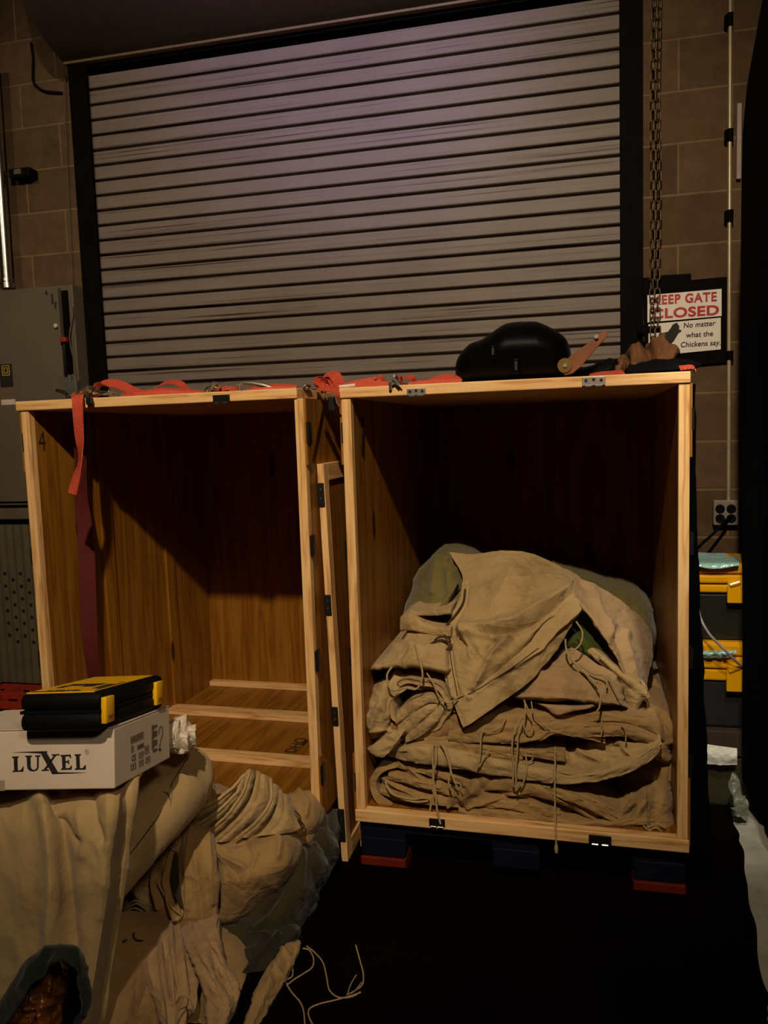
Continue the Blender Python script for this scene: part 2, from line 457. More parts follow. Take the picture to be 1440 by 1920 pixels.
def patch(name, mat, rows, parent=None, folds=(), res=(70, 70), thick=0.004, back=0, noise=0.004, ns=45, ang=0, an=1.0, seed=1, key=None, rnd=0.08):
    """cloth surface through measured points; folds are ridges (+) and valleys (-) along lines"""
    G = np.array(rows, float); nr, nc = res
    if nr * nc > 1500: nr, nc = int(nr * 1.45), int(nc * 1.45)
    A = np.stack([spline(r, nc) for r in G]); B = np.stack([spline(A[:, j], nr) for j in range(nc)], 1)
    if back:
        u = np.linspace(0, 1, nr)[:, None]; v = np.linspace(0, 1, nc)[None]
        e = np.minimum(np.minimum(u, 1 - u), np.minimum(v, 1 - v)) / rnd
        e = np.clip(e, 0, 1); B[..., 2] += 0.05 * (1 - np.sqrt(1 - (1 - e) ** 2 + 1e-9)) * min(1, back * 6)
    W = PV(B[..., 0], B[..., 1], B[..., 2])

    def normals(W):
        n = np.cross(np.gradient(W, axis=1), np.gradient(W, axis=0)); n /= np.linalg.norm(n, axis=2)[..., None] + 1e-12
        s = 1.0 if np.mean(np.sum(n * (CAM - W), 2)) >= 0 else -1.0
        return n * s
    n = normals(W); d = np.zeros(B.shape[:2])
    for f in folds:
        pl, amp, wd = f[:3]
        q = seg_dist(B[..., 0], B[..., 1], pl) / wd
        d += FOLD * amp * (0.55 * np.exp(-q * q) + 0.45 * np.exp(-q * 1.6))
    if noise:
        c, s_ = math.cos(math.radians(ang)), math.sin(math.radians(ang))
        x = (B[..., 0] * c + B[..., 1] * s_) / ns / an; y = (-B[..., 0] * s_ + B[..., 1] * c) / ns
        x = x + 0.9 * vnoise(x * 0.7 + 9, y * 0.7, seed + 5); y = y + 0.9 * vnoise(x * 0.7, y * 0.7 + 4, seed + 6)
        d += noise * (1.6 * (1 - abs(2 * vnoise(x, y, seed) - 1)) + 0.8 * (1 - abs(2 * vnoise(2.1 * x, 2.1 * y, seed + 1) - 1)) + 0.5 * vnoise(4.3 * x, 4.3 * y, seed + 2) - 1.4)
    W = W + n * d[..., None]; n = normals(W)
    Bk = W + np.array([0, back, 0]) if back else W - n * thick
    V = np.concatenate([W.reshape(-1, 3), Bk.reshape(-1, 3)]); N = nr * nc; F = []
    for i in range(nr - 1):
        for j in range(nc - 1):
            a = i * nc + j; F.append((a, a + 1, a + nc + 1, a + nc)); F.append((N + a, N + a + nc, N + a + nc + 1, N + a + 1))
    for j in range(nc - 1):
        F.append((j, N + j, N + j + 1, j + 1)); a = (nr - 1) * nc + j; F.append((a, a + 1, N + a + 1, N + a))
    for i in range(nr - 1):
        a = i * nc; F.append((a, a + nc, N + a + nc, N + a)); a = i * nc + nc - 1; F.append((a, N + a, N + a + nc, a + nc))
    mb = MB(); mb.add(V, F); o = mb.build(name, mat, parent, smooth=True, sharp=70)
    px, py = PROJ(W.reshape(-1, 3)); SURF[key or name] = (px, py, W.reshape(-1, 3))
    return o


def on(key, px, py, lift=0.006):
    sx, sy, W = SURF[key]; i = np.argmin((sx - px) ** 2 + (sy - py) ** 2)
    p = P(px, py, W[i][1]); d = CAM - p; d /= np.linalg.norm(d)
    return p + d * lift


def slab(name, mat, st, parent=None, depth=0.3, bulge=0.6, n=60, m=13, noise=0.003, seed=1, key=None, sag=0.0):
    """folded layer seen on its folded edge: stations (px, top, bottom, depth y)"""
    S = spline(np.array(st, float), n); V = []; x = np.linspace(0, 1, n)
    for i in range(n):
        px, yt, yb, Y = S[i]; T = P(px, yt, Y); Bo = P(px, yb, Y); h = abs(T[2] - Bo[2]) / 2; c = (T + Bo) / 2
        ring = []
        for k in range(m):
            a = PI / 2 - PI * k / (m - 1); ca = abs(math.cos(a)) ** 0.8; sa = math.copysign(abs(math.sin(a)) ** 0.8, math.sin(a))
            ring.append(c + np.array([0, -bulge * h * ca + bulge * h, h * sa]))
        ring = [ring[0] + np.array([0, depth, 0.0])] + ring + [ring[-1] + np.array([0, depth, 0.0])]
        V.append(ring)
    V = np.array(V); mm = m + 2
    if noise:
        u = np.concatenate([[0], np.cumsum(np.linalg.norm(np.diff(V[:, mm // 2], axis=0), axis=1))])[:, None] / 0.032 + np.zeros((1, mm)); v = np.arange(mm)[None] * 0.45 + u * 0.3
        d = noise * (2 * vnoise(u, v, seed) + 1.2 * (1 - abs(2 * vnoise(u * 2, v * 2.2, seed + 3) - 1)) - 1.4)
        V[..., 1] -= d; V[..., 2] += 0.6 * noise * (vnoise(u * 1.3, v * 0.3 + 7, seed + 8) - 0.5)
    F = []
    for i in range(n - 1):
        for k in range(mm - 1): F.append((i * mm + k, i * mm + k + 1, (i + 1) * mm + k + 1, (i + 1) * mm + k))
        F.append((i * mm + mm - 1, i * mm, (i + 1) * mm, (i + 1) * mm + mm - 1))
    F.append(tuple(range(mm))); F.append(tuple((n - 1) * mm + k for k in range(mm))[::-1])
    mb = MB(); mb.add(V.reshape(-1, 3), F); o = mb.build(name, mat, parent, smooth=True, sharp=70)
    px, py = PROJ(V.reshape(-1, 3)); SURF[key or name] = (px, py, V.reshape(-1, 3))
    return o


def cord(name, pts, r=0.0022, mat='cord', parent=None, n=None, knot=False):
    """cord through points (px, py, y) or ready 3d points"""
    p = [P(*q) if not isinstance(q, np.ndarray) else q for q in pts]
    c = spline(p, n or max(12, 7 * len(p)))
    mb = MB(); mb.tube(c, r, 7)
    if knot:
        e = c[-1]; mb.tube([e + np.array([0, 0, 0.012]), e, e - np.array([0, 0, 0.014])], [r * 1.2, r * 2.4, r * 1.5], 7)
    return mb.build(name, mat, parent, smooth=True, sharp=60)


def text(name, s, origin, xd, yd, size, mat, parent=None, bold=0.0, sx=1.0, shear=0.0, align='LEFT', extrude=0.0006, space=1.0, local=False):
    cu = bpy.data.curves.new(name, 'FONT'); cu.body = s; cu.size = 1.0; cu.offset = bold; cu.extrude = 0; cu.shear = shear; cu.align_x = align; cu.space_character = space
    o = bpy.data.objects.new(name, cu); COL.objects.link(o)
    dg = bpy.context.evaluated_depsgraph_get(); me = bpy.data.meshes.new_from_object(o.evaluated_get(dg))
    bpy.data.objects.remove(o); bpy.data.curves.remove(cu)
    xd = np.array(xd, float); yd = np.array(yd, float); nd = np.cross(xd, yd); nd /= np.linalg.norm(nd)
    V = [np.array(origin) + xd * (v.co.x * size * sx) + yd * (v.co.y * size) for v in me.vertices]
    F = [tuple(p.vertices) for p in me.polygons]; bpy.data.meshes.remove(me)
    bm = bmesh.new(); vs = [bm.verts.new(v) for v in V]
    for f in F:
        try: bm.faces.new([vs[i] for i in f])
        except ValueError: pass
    r = bmesh.ops.extrude_face_region(bm, geom=list(bm.faces))
    for g in r['geom']:
        if isinstance(g, bmesh.types.BMVert): g.co += Vector(nd * extrude)
    bm.verts.index_update()
    mb = MB(); mb.add([v.co[:] for v in bm.verts], [tuple(v.index for v in f.verts) for f in bm.faces]); bm.free()
    return mb.build(name, mat, parent, local=local)


def poly_letters(polys, fn, th, n):
    """flat printed shapes: polygons in sheet coordinates mapped by fn to points, with thickness th along n"""
    mb = MB()
    for pl in polys:
        a = [fn(*q) for q in pl]; b = [q + n * th for q in a]; k = len(a)
        mb.add(a + b, [tuple(range(k))[::-1], tuple(range(k, 2 * k))] + [(i, (i + 1) % k, k + (i + 1) % k, k + i) for i in range(k)])
    return mb

def G(px, py, z):
    d = CF + CR * ((px - 720.0) / FPX) - CU * ((py - 960.0) / FPX)
    return CAM + d * ((z - CAM[2]) / d[2])


def GX(px, py, X):
    d = CF + CR * ((px - 720.0) / FPX) - CU * ((py - 960.0) / FPX)
    return CAM + d * (X / d[0])

# ================================================================== SETTING
WALL_Y = 3.6
mb = MB(); mb.box((-3.6, WALL_Y, -0.1), (-2.2, WALL_Y + 0.2, 4.6)); mb.box((0.23, WALL_Y, -0.1), (1.8, WALL_Y + 0.2, 4.6)); mb.box((-2.2, WALL_Y, 3.08), (0.23, WALL_Y + 0.2, 4.6))
ow = mb.build('wall_back', 'block', local=False); tag(ow, kind='structure')
# keep the block pattern in world coordinates
off = Vector(ow.location)
for v in ow.data.vertices: v.co += off
ow.location = (0, 0, 0)
mb = MB(); mb.box((-3.6, -1.6, -0.1), (1.8, WALL_Y + 0.2, 0.0)); tag(mb.build('floor', 'concrete'), kind='structure')

# roll-up door: slats, guide rails, hood
door = empty('door_1', (-0.98, 3.5, 0.0), kind='structure')
mb = MB(); prof = []; PITCH = 0.0683; z = 3.075; n = 0
zref = P(400, 692, 3.5)[2]
z0 = zref + PITCH * 20 + 0.006
while z0 > 0.07:
    # one slat: flat face, curled lip on the lower edge, deep joint under it
    prof += [(3.500, z0), (3.500, z0 - 0.050), (3.503, z0 - 0.0535), (3.535, z0 - 0.0535), (3.535, z0 - 0.0663), (3.502, z0 - 0.0665)]
    z0 -= PITCH
XL, XR = -2.20, 0.235
V = []; F = []
for (y, zz) in prof: V += [(XL, y, zz), (XR, y, zz)]
for i in range(len(prof) - 1): F.append((2 * i, 2 * i + 1, 2 * i + 3, 2 * i + 2))
k = len(V)
for (y, zz) in prof: V += [(XL, 3.56, zz), (XR, 3.56, zz)]
for i in range(len(prof) - 1): F.append((k + 2 * i, k + 2 * i + 2, k + 2 * i + 3, k + 2 * i + 1))
mb.add(V, F); mb.build('slat_curtain', 'shutter', door)
mb = MB(); mb.box((-2.175, 3.490, 0.0), (0.205, 3.505, 0.07)); mb.build('bottom_bar', 'rail', door)
for (a, b, c) in ((-2.258, -2.166, 'l'), (0.200, 0.288, 'r')):
    mb = MB(); mb.box((a, 3.47, 0), (b, 3.492, 3.06)); mb.box((a, 3.492, 0), (a + 0.012 if c == 'l' else a + 0.004, 3.6, 3.06)) if c == 'l' else mb.box((b - 0.012, 3.492, 0), (b, 3.6, 3.06))
    g = mb.build('guide_rail', 'rail', door, bevel=0.002)
# hood
prof = [(3.455, 3.045), (3.40, 3.055), (3.30, 3.09), (3.20, 3.16), (3.13, 3.26), (3.09, 3.40), (3.10, 3.56), (3.17, 3.70), (3.30, 3.80), (3.58, 3.82), (3.58, 3.075)]
mb = MB(); mb.prism(prof, -2.262, 0.30, 'x'); mb.build('hood', plain('dark_hood_paint', srgb(58, 50, 44)[:3], 0.55), door, smooth=True, sharp=40)
mb = MB(); mb.box((-2.262, 3.448, 3.036), (0.30, 3.478, 3.052)); mb.build('hood_lip', plain('bronze_lip', srgb(110, 92, 58)[:3], 0.5), door)
mb = MB(); mb.box((-2.25, 3.49, 3.025), (0.29, 3.598, 3.08)); mb.build('header', 'rail', door)

# ================================================================== PALLETS


def pallet(x0, y0, ztop, label, red_front=True):
    e = empty('plastic_pallet', (x0 + 0.46, y0 + 0.5, 0.004), label, 'pallet', 'plastic pallets')
    mb = MB()
    for k in range(7): mb.box((x0 + 0.005, y0 + 0.01 + k * 0.16, ztop - 0.035), (x0 + 0.915, y0 + 0.12 + k * 0.16, ztop - 0.001))
    for k in range(3): mb.box((x0 + 0.01 + k * 0.385, y0 + 0.012, ztop - 0.055), (x0 + 0.14 + k * 0.385, y0 + 1.07, ztop - 0.035))
    mb.build('deck', 'blue_plastic', e)
    for k in range(3):
        for j in range(3):
            mb = MB(); xa = x0 + 0.005 + k * 0.39; ya = y0 + 0.012 + j * 0.47
            mb.box((xa, ya, 0.045), (xa + 0.135, ya + 0.12, ztop - 0.055)); mb.build('foot', 'blue_plastic', e, bevel=0.006)
    for k in (0, 2):
        xa = x0 + 0.004 + k * 0.39
        mb = MB(); pr = [(y0 + 0.006, 0.02), (y0 + 0.006, 0.045), (y0 + 1.07, 0.045), (y0 + 1.07, 0.004), (y0 + 0.03, 0.004)]
        mb.prism(pr, xa, xa + 0.137, 'x'); mb.build('skid', 'pallet_red', e, bevel=0.003)
    return e


pallet(-0.628, 2.185, 0.161, 'navy blue plastic pallet with red skids under the right wooden crate')
pallet(-1.645, 2.165, 0.163, 'dark pallet under the empty left wooden crate')

# ================================================================== CRATES


def crate(loc, W, H, D, label, tx0, tx1, battens=()):
    e = empty('wooden_crate', loc, label, 'crate', 'open wooden crates', rz=-0.0284)
    B = lambda nm, mat, mn, mx, bev=0.002: MB().box(mn, mx).build(nm, mat, e, local=True, bevel=bev)
    B('top_panel', 'wood_x', (tx0, -0.006, H - 0.029), (tx1, D, H), 0.003)
    for s in (0, 1):
        xa, xb = (0.003, 0.024) if s == 0 else (W - 0.024, W - 0.003)
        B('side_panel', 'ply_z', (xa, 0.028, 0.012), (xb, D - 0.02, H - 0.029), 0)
        B('stile', 'wood_z', (0.0, 0.0, 0.036) if s == 0 else (W - 0.027, 0.0, 0.036), (0.027, 0.028, H - 0.029) if s == 0 else (W, 0.028, H - 0.029))
        for yy in battens:
            B('wall_batten', 'ply_z', (0.024, yy, 0.03) if s == 0 else (W - 0.034, yy, 0.03), (0.034, yy + 0.066, H - 0.029) if s == 0 else (W - 0.024, yy + 0.066, H - 0.029), 0.002)
        gx0, gx1 = (-0.006, 0.003) if s == 0 else (W - 0.003, W + 0.006)
        for (za, zb) in ((H - 0.03, H - 0.03 - 0.185), (0.02, 0.205)):
            mb = MB(); mb.prism([(0.001, za), (0.16 if za > 0.5 else 0.21, za), (0.028, zb), (0.001, zb)], gx0, gx1, 'x'); mb.build('corner_gusset', 'ply_z', e, local=True)
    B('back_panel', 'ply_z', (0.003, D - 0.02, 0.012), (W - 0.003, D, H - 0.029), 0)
    B('sill', 'wood_x', (-0.004, -0.004, 0.0), (W + 0.004, 0.03, 0.036), 0.003)
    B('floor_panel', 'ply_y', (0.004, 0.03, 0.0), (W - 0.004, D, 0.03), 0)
    for ya, yb in ((0.30, 0.355), (0.70, 0.765), (D - 0.055, D - 0.02)):
        B('floor_batten', 'wood_x', (0.024, ya, 0.03), (W - 0.024, yb, 0.052), 0.002)
    return e


def hinge(e, c, size, mat='black_metal', axis='front'):
    w_, h_ = size; x, y, z = c
    mb = MB()
    if axis == 'front':
        mb.box((x - w_ / 2, y - 0.0035, z - h_ / 2), (x + w_ / 2, y + 0.001, z + h_ / 2)); pl = mb.build('hinge', mat, e, local=True, bevel=0.001)
        mb = MB()
        for k in (-1, 0, 1): mb.cyl((x + k * w_ * 0.33, y - 0.004, z + h_ * (0.1 if k else 0.2)), (x + k * w_ * 0.33, y - 0.0048, z + h_ * (0.1 if k else 0.2)), 0.004, 10)
        mb.build('screw', 'black_metal', pl, local=True)
        mb = MB()
        for k in (-1, 1): mb.cyl((x + k * w_ * 0.22 - 0.008, y - 0.004, z - h_ * 0.55), (x + k * w_ * 0.22 + 0.008, y - 0.004, z - h_ * 0.55), 0.0035, 10)
        mb.build('knuckle', 'steel', pl, local=True, smooth=True)
    else:
        mb.box((x - 0.004, y - w_ / 2, z - h_ / 2), (x + 0.004, y + w_ / 2, z + h_ / 2)); pl = mb.build('hinge', mat, e, local=True, bevel=0.001)
        mb = MB(); mb.cyl((x + 0.003, y - w_ / 2, z - h_ / 2), (x + 0.003, y - w_ / 2, z + h_ / 2), 0.005, 10); mb.build('knuckle', mat, pl, local=True, smooth=True)
    return pl


CL = (-1.647, 2.160, 0.164); CRR = (-0.628, 2.180, 0.161)
left = crate(CL, 0.923, 1.268, 1.12, 'empty open-fronted pine crate standing left of the other crate', -0.013, 0.907, (0.33, 0.745))
right = crate(CRR, 0.920, 1.268, 1.12, 'open-fronted pine crate on the right packed with folded canvas', -0.004, 0.921)


def loc_of(e, p):
    d = np.array(p) - np.array(wloc(e)); c, s = math.cos(-0.0284), math.sin(-0.0284)
    return np.array([d[0] * c + d[1] * s, -d[0] * s + d[1] * c, d[2]])


for (e, px, py, w_, h_, mat, Y) in ((left, 419, 748, 0.052, 0.022, 'black_metal', 2.147), (right, 781, 735, 0.052, 0.019, 'dull_steel', 2.170), (right, 1113, 715, 0.058, 0.023, 'dull_steel', 2.158),
                                    (right, 820, 1541, 0.046, 0.022, 'black_metal', 2.172), (right, 1125, 1573, 0.060, 0.024, 'black_metal', 2.16)):
    c = loc_of(e, P(px, py, Y)); hinge(e, (c[0], -0.006 if py < 1000 else -0.004, c[2]), (w_, h_), mat)
for (e, x, pts) in ((left, 0.927, ((577, 811), (586, 1022), (596, 1238), (604, 1450))), (right, -0.004, ((637, 812), (650, 1035), (658, 1238), (666, 1475))), (right, 0.924, ((1299, 785), (1298, 1020), (1298, 1235), (1298, 1440))), (left, -0.004, ((44, 830), (58, 1045), (74, 1240)))):
    for (px, py) in pts:
        c = loc_of(e, P(px, py, 2.15)); hinge(e, (x, 0.02, c[2]), (0.03, 0.058), 'black_metal', 'side')
# marker writing on the wood
c = loc_of(left, GX(76, 846, -1.615)); text('painted_number', '4', (0.0243, c[1], c[2]), (0, 1, 0), (0, 0, 1), 0.095, 'print', left, bold=-0.01, sx=0.8, local=True)
c = loc_of(left, G(552, 1412, 0.195)); text('marker_writing', 'DHO', (c[0], c[1], 0.0305), (0, 1, 0), (-1, 0, 0), 0.060, 'print', left, bold=0.0, sx=1.0, local=True)
for (px, py) in ((680, 785),):
    cord('zip_tie', [np.array(loc_of(right, GX(681, 783, -0.598))), np.array(loc_of(right, GX(679, 846, -0.596)))], 0.003, 'plastic_black').parent = None
zt = bpy.data.objects['zip_tie']; zt.parent = None
off = Matrix.Translation(Vector(CRR)) @ Matrix.Rotation(-0.0284, 4, 'Z')
zt.matrix_world = off @ Matrix.Translation(zt.location)
zt.name = 'cable_tie'; tag(zt, 'short black cable tie hanging on the inner left wall of the right crate', 'cable tie')

# ================================================================== LID PANELS leaning in the gap


def lid(x_bot, x_top, y0, D, H, th, label, latches):
    e = empty('crate_lid', (x_bot, y0, 0.004), label, 'lid', 'loose crate lids')
    sh = (x_top - x_bot) / H
    def bx(nm, mat, xa, xb, ya, yb, za, zb):
        v, f = bxf((xa, ya, za), (xb, yb, zb)); v = [(p[0] + sh * p[2], p[1], p[2]) for p in v]
        mb = MB(); mb.add(v, f); return mb.build(nm, mat, e, local=True, bevel=0.001)
    bx('panel', 'ply_z', 0.004, th - 0.006, 0.02, D - 0.02, 0.02, H - 0.02)
    bx('stile', 'wood_z', 0, th, 0, 0.045, 0.0, H); bx('stile', 'wood_z', 0, th, D - 0.045, D, 0, H)
    bx('rail', 'wood_y', 0, th, 0.045, D - 0.045, 0, 0.05); bx('rail', 'wood_y', 0, th, 0.045, D - 0.045, H - 0.05, H)
    for py, hh in latches:
        z = P(625, py, y0)[2] - 0.004; p = bx('latch', 'black_metal', -0.002, th * 0.9, -0.006, 0.002, z - hh, z + hh)
        for dz in (-0.4, 0.35):
            v, f = bxf((th * 0.35 + sh * z, -0.009, z + dz * hh), (th * 0.55 + sh * z, -0.005, z + dz * hh + 0.006)); mb = MB(); mb.add(v, f); mb.build('pin', 'steel', p, local=True)
    return e


lid(-0.694, -0.722, 2.225, 0.86, 1.212, 0.020, 'pine crate lid with black latches leaning nearest the left crate', ((927, 0.034), (1134, 0.030), (1342, 0.028), (1545, 0.05)))
lid(-0.660, -0.668, 2.32, 0.80, 1.345, 0.018, 'taller pine crate lid standing behind the latched lid in the gap', ())

# ================================================================== WALL FITTINGS, RIGHT
# hoist chain
ch = empty('hoist_chain', (0.323, 3.40, 1.46), 'long steel hoist chain loop hanging beside the roll-up door', 'chain')


def link_mesh():
    R, L, r = 0.0095, 0.013, 0.0026; pts = []
    for k in range(9): a = -PI / 2 + PI * k / 8 - 0; pts.append((R * math.cos(a + PI / 2), 0, L + R * math.sin(a + PI / 2)))
    for k in range(9): a = PI / 2 + PI * k / 8; pts.append((R * math.cos(a + PI / 2), 0, -L + R * math.sin(a + PI / 2)))
    return pts


lp = link_mesh(); mb = MB(); mb.tube(lp, 0.0027, 6, closed=True)
lk0 = mb.build('chain_link', plain('old_chain_steel', srgb(110, 92, 66)[:3], 0.45, 0.8, 0.3, 60), ch, smooth=True, local=True, sharp=0)
first = True; k = 0
for (xa, xb, yy) in ((0.322, 0.316, 3.395), (0.341, 0.338, 3.405)):
    z = 3.05; i = 0
    while z > 1.62 + (0.02 if xa > 0.33 else 0):
        t = (3.05 - z) / 1.45
        o = lk0 if first else lk0.copy()
        if not first: COL.objects.link(o)
        first = False
        o.parent = ch; o.location = Vector((xa + (xb - xa) * t + 0.002 * math.sin(z * 9), yy, z)) - ch.location
        o.rotation_euler = (0, 0, (0.35 if i % 2 else 0.35 + PI / 2) + 0.35 * math.sin(z * 3 + xa * 90)); z -= 0.0375; i += 1
    mb = MB()
mb = MB(); mb.tube([(0.318, 3.395, 1.62), (0.318, 3.395, 1.55), (0.322, 3.397, 1.51), (0.330, 3.40, 1.495), (0.337, 3.403, 1.51), (0.341, 3.405, 1.55), (0.341, 3.405, 1.63)], 0.004, 8); mb.build('connecting_ring', 'dull_steel', ch, smooth=True)
br = MB(); br.box((0.265, 3.42, 1.665), (0.352, 3.45, 1.69)); br.box((0.262, 3.45, 1.655), (0.292, 3.598, 1.70)); o = br.build('chain_keeper', 'rail', None, bevel=0.002); tag(o, 'dark metal chain keeper bracket in front of the sign', 'bracket')

# sign board with two signs


def W3(px, py, Y=3.57): return P(px, py, Y)


sg = empty('sign_board', (0.50, 3.598, 1.545), 'black board on the block wall carrying two white signs', 'sign board')
mb = MB(); pts = [(1206, 521), (1241, 518), (1241, 516), (1296, 513), (1296, 525), (1371, 518), (1368, 678), (1210, 691)]
a = [P(px, py, 3.575) for px, py in pts]; b = [q + np.array([0, 0.022, 0]) for q in a]; k = len(a)
mb.add(a + b, [tuple(range(k))[::-1], tuple(range(k, 2 * k))] + [(i, (i + 1) % k, k + (i + 1) % k, k + i) for i in range(k)]); mb.build('board', 'rail', sg)


def sign(name, corners, label, parent=None):
    a = [P(px, py, 3.570) for px, py in corners]; mb = MB(); b = [q + np.array([0, 0.004, 0]) for q in a]
    mb.add(a + b, [(3, 2, 1, 0), (4, 5, 6, 7)] + [(i, (i + 1) % 4, 4 + (i + 1) % 4, 4 + i) for i in range(4)])
    e = empty(name, tuple(sum(a) / 4 + np.array([0, 0.004, 0])), label, 'sign'); mb.build('panel', 'white_sign', e); return e


s1 = sign('warning_sign', [(1214, 553.5), (1353, 541.5), (1353, 592.5), (1214, 604.5)], 'white sign with red words KEEP GATE CLOSED, above the smaller black-lettered one')
s2 = sign('warning_sign', [(1216, 608), (1351.5, 595.5), (1351.5, 655), (1216, 668)], 'white sign reading No matter what the Chickens say, below the red-lettered sign')


def line_text(name, s, p0, p1, h_px, mat, parent, bold=0.0, sx=None, shear=0.0, space=1.0):
    A = P(p0[0], p0[1], 3.5685); B = P(p1[0], p1[1], 3.5685); d = B - A; L = np.linalg.norm(d); xd = d / L
    h = h_px / FPX * 3.34
    size = h / 0.72
    o = text(name, s, A, xd, (0, 0, 1), size, mat, None, bold, 1.0, shear, space=space)
    V = np.array([v.co for v in o.data.vertices]) + np.array(o.location); t = (V - A) @ xd; k = L / t.max()
    V = A + np.outer(t * k, xd) + (V - A - np.outer(t, xd)); org = np.array(wloc(parent))
    for v, q in zip(o.data.vertices, V): v.co = q - org
    o.parent = parent; o.location = (0, 0, 0); return o


line_text('lettering', 'KEEP GATE', (1224.5, 571.0), (1344, 564.0), 16.5, 'red_print', s1, 0.034, space=1.12)
line_text('lettering', 'CLOSED', (1221.5, 597.5), (1348, 589.5), 17.5, 'red_print', s1, 0.034, space=1.06)
line_text('lettering', 'No matter', (1281, 615), (1342, 610), 9.5, 'print', s2, 0.012, shear=0.08)
line_text('lettering', 'what the', (1286, 633), (1337, 629.5), 9.5, 'print', s2, 0.012, shear=0.08)
line_text('lettering', 'Chickens say.', (1275.5, 651), (1351, 646.5), 9.5, 'print', s2, 0.012, shear=0.08)
hen = [(1236, 625), (1243, 624), (1252, 622), (1257, 616), (1261, 609), (1266, 606), (1270, 605), (1271, 608), (1274, 612), (1273, 616), (1275, 619), (1278, 618), (1277, 622), (1272, 625), (1268, 632), (1263, 640), (1258, 645), (1258, 652), (1262, 655), (1252, 656), (1254, 652), (1252, 646), (1245, 642), (1239, 636), (1233, 634)]
poly_letters([hen], lambda x, y: P(x, y, 3.5697), 0.001, np.array([0, -1.0, 0])).build('hen_silhouette', 'print', s2)

# conduit and outlet
cdt = empty('electrical_conduit', (0.635, 3.57, 0.97), 'thin metal conduit running down the block wall right of the sign', 'conduit')
mb = MB(); mb.cyl(P(1369.5, -60, 3.565), P(1366, 938, 3.565), 0.0085, 12); mb.build('pipe', plain('galvanised_conduit', srgb(190, 172, 140)[:3], 0.4, 0.4), cdt, smooth=True)
for (ya, yb) in ((25, 50), (242, 266), (394, 417), (658, 675)):
    mb = MB(); mb.cyl(P(1369, ya, 3.565), P(1368.5, yb, 3.565), 0.013, 12); mb.box(P(1360, yb, 3.565) + np.array([0, 0.002, 0]), P(1368, ya, 3.565) + np.array([0, 0.03, 0])); mb.build('coupling', 'rail', cdt, smooth=True)
ob = empty('outlet_box', tuple(P(1360, 984, 3.59)), 'grey four-socket outlet box at the bottom of the thin conduit', 'outlet')
a0 = P(1338, 985, 3.55); a1 = P(1385, 938, 3.55)
mb = MB(); mb.box((a0[0], 3.55, a0[2]), (a1[0], 3.598, a1[2])); mb.build('box', plain('grey_outlet_metal', srgb(150, 138, 122)[:3], 0.5, 0.3), ob, bevel=0.004)
for (px, py) in ((1350, 954), (1371, 954), (1350, 972), (1371, 972)):
    c = P(px, py, 3.55); mb = MB(); mb.cyl(c + np.array([0, 0.001, 0]), c - np.array([0, 0.004, 0]), 0.0185, 18); mb.build('socket', 'plastic_black', ob, smooth=True)
tag(cord('power_cable', [(1369, 968, 3.535), (1352, 985, 3.50), (1335, 1003, 3.48), (1318, 1018, 3.45), (1303, 1036, 3.40), (1299, 1062, 3.38), (1301, 1100, 3.37)], 0.006, 'plastic_black'), 'black power cable plugged into the outlet box and running down behind the right crate', 'cable')
tag(cord('power_cable', [(1308, 1130, 2.74), (1313, 1158, 2.70), (1328, 1186, 2.68), (1345, 1205, 2.68), (1362, 1222, 2.68), (1380, 1240, 2.70), (1400, 1256, 2.74)], 0.0045, plain('grey_cable', srgb(150, 140, 140)[:3], 0.4)), 'pale grey cable crossing in front of the storage totes', 'cable')
mb = MB(); mb.box((P(1381, 305, 3.58)[0], 3.575, 2.27), (P(1390, 215, 3.58)[0], 3.598, 2.56)); tag(mb.build('pale_strip', 'pale_strip_mat'), 'short pale strip on the block wall beside the black curtain', 'strip')  # thin pale strip drawn flat against the blocks

# ================================================================== WALL FITTINGS, LEFT
cb = empty('electrical_cabinet', (-2.75, 3.6, 0.97), 'tall grey electrical cabinet with red-tipped switch handle left of the door', 'electrical cabinet')
CX1 = P(167, 560, 3.59)[0]; FY = 3.445; DX1 = P(112, 560, FY)[0]
mb = MB(); mb.box((-3.35, FY + 0.012, 1.0), (CX1, 3.597, 2.05)); mb.build('housing', 'grey_paint', cb, bevel=0.004)
mb = MB(); mb.box((-3.34, FY - 0.008, 1.02), (DX1, FY + 0.012, 2.035)); mb.box((DX1 - 0.006, FY - 0.02, 1.02), (DX1 + 0.004, FY + 0.012, 2.035)); dr = mb.build('door', 'grey_paint', cb, bevel=0.002)
c = P(107, 611, FY - 0.012); mb = MB(); mb.cyl(c + np.array([0, 0.012, 0]), c - np.array([0, 0.014, 0]), 0.0095, 14); mb.box(c + np.array([-0.007, -0.0155, -0.0015]), c + np.array([0.007, -0.012, 0.0015])); mb.build('door_screw', plain('bright_screw', srgb(214, 200, 176)[:3], 0.35), dr, smooth=True)
for (s, px, py, h) in (('4', 84, 554, 6), ('1', 93, 570, 12), ('P', 102, 579, 8)):
    c = P(px, py, FY - 0.0095); text('stencil_mark', s, c, (1, 0, 0), (0, 0, 1), h * 0.0055, 'print', dr, bold=0.02)
mb = MB(); qa = P(114, 545, FY); qb = P(127, 700, FY); mb.box((qa[0] + 0.002, FY - 0.002, qb[2]), (qa[0] + 0.030, FY + 0.013, qa[2])); mb.build('handle_slot', 'rail', cb)
hd = MB(); a = P(118, 640, FY - 0.03); b = P(126, 700, FY - 0.03)
hd.tube([P(120, 645, FY - 0.035), P(123, 690, FY - 0.03), P(124, 705, FY - 0.012)], 0.007, 8); lev = hd.build('switch_lever', 'black_metal', cb, smooth=True)
mb = MB(); c = P(120, 637, FY - 0.035); mb.cbox(c, (0.032, 0.026, 0.024)); k_ = mb.build('handle_grip', 'red_plastic', lev, bevel=0.004)
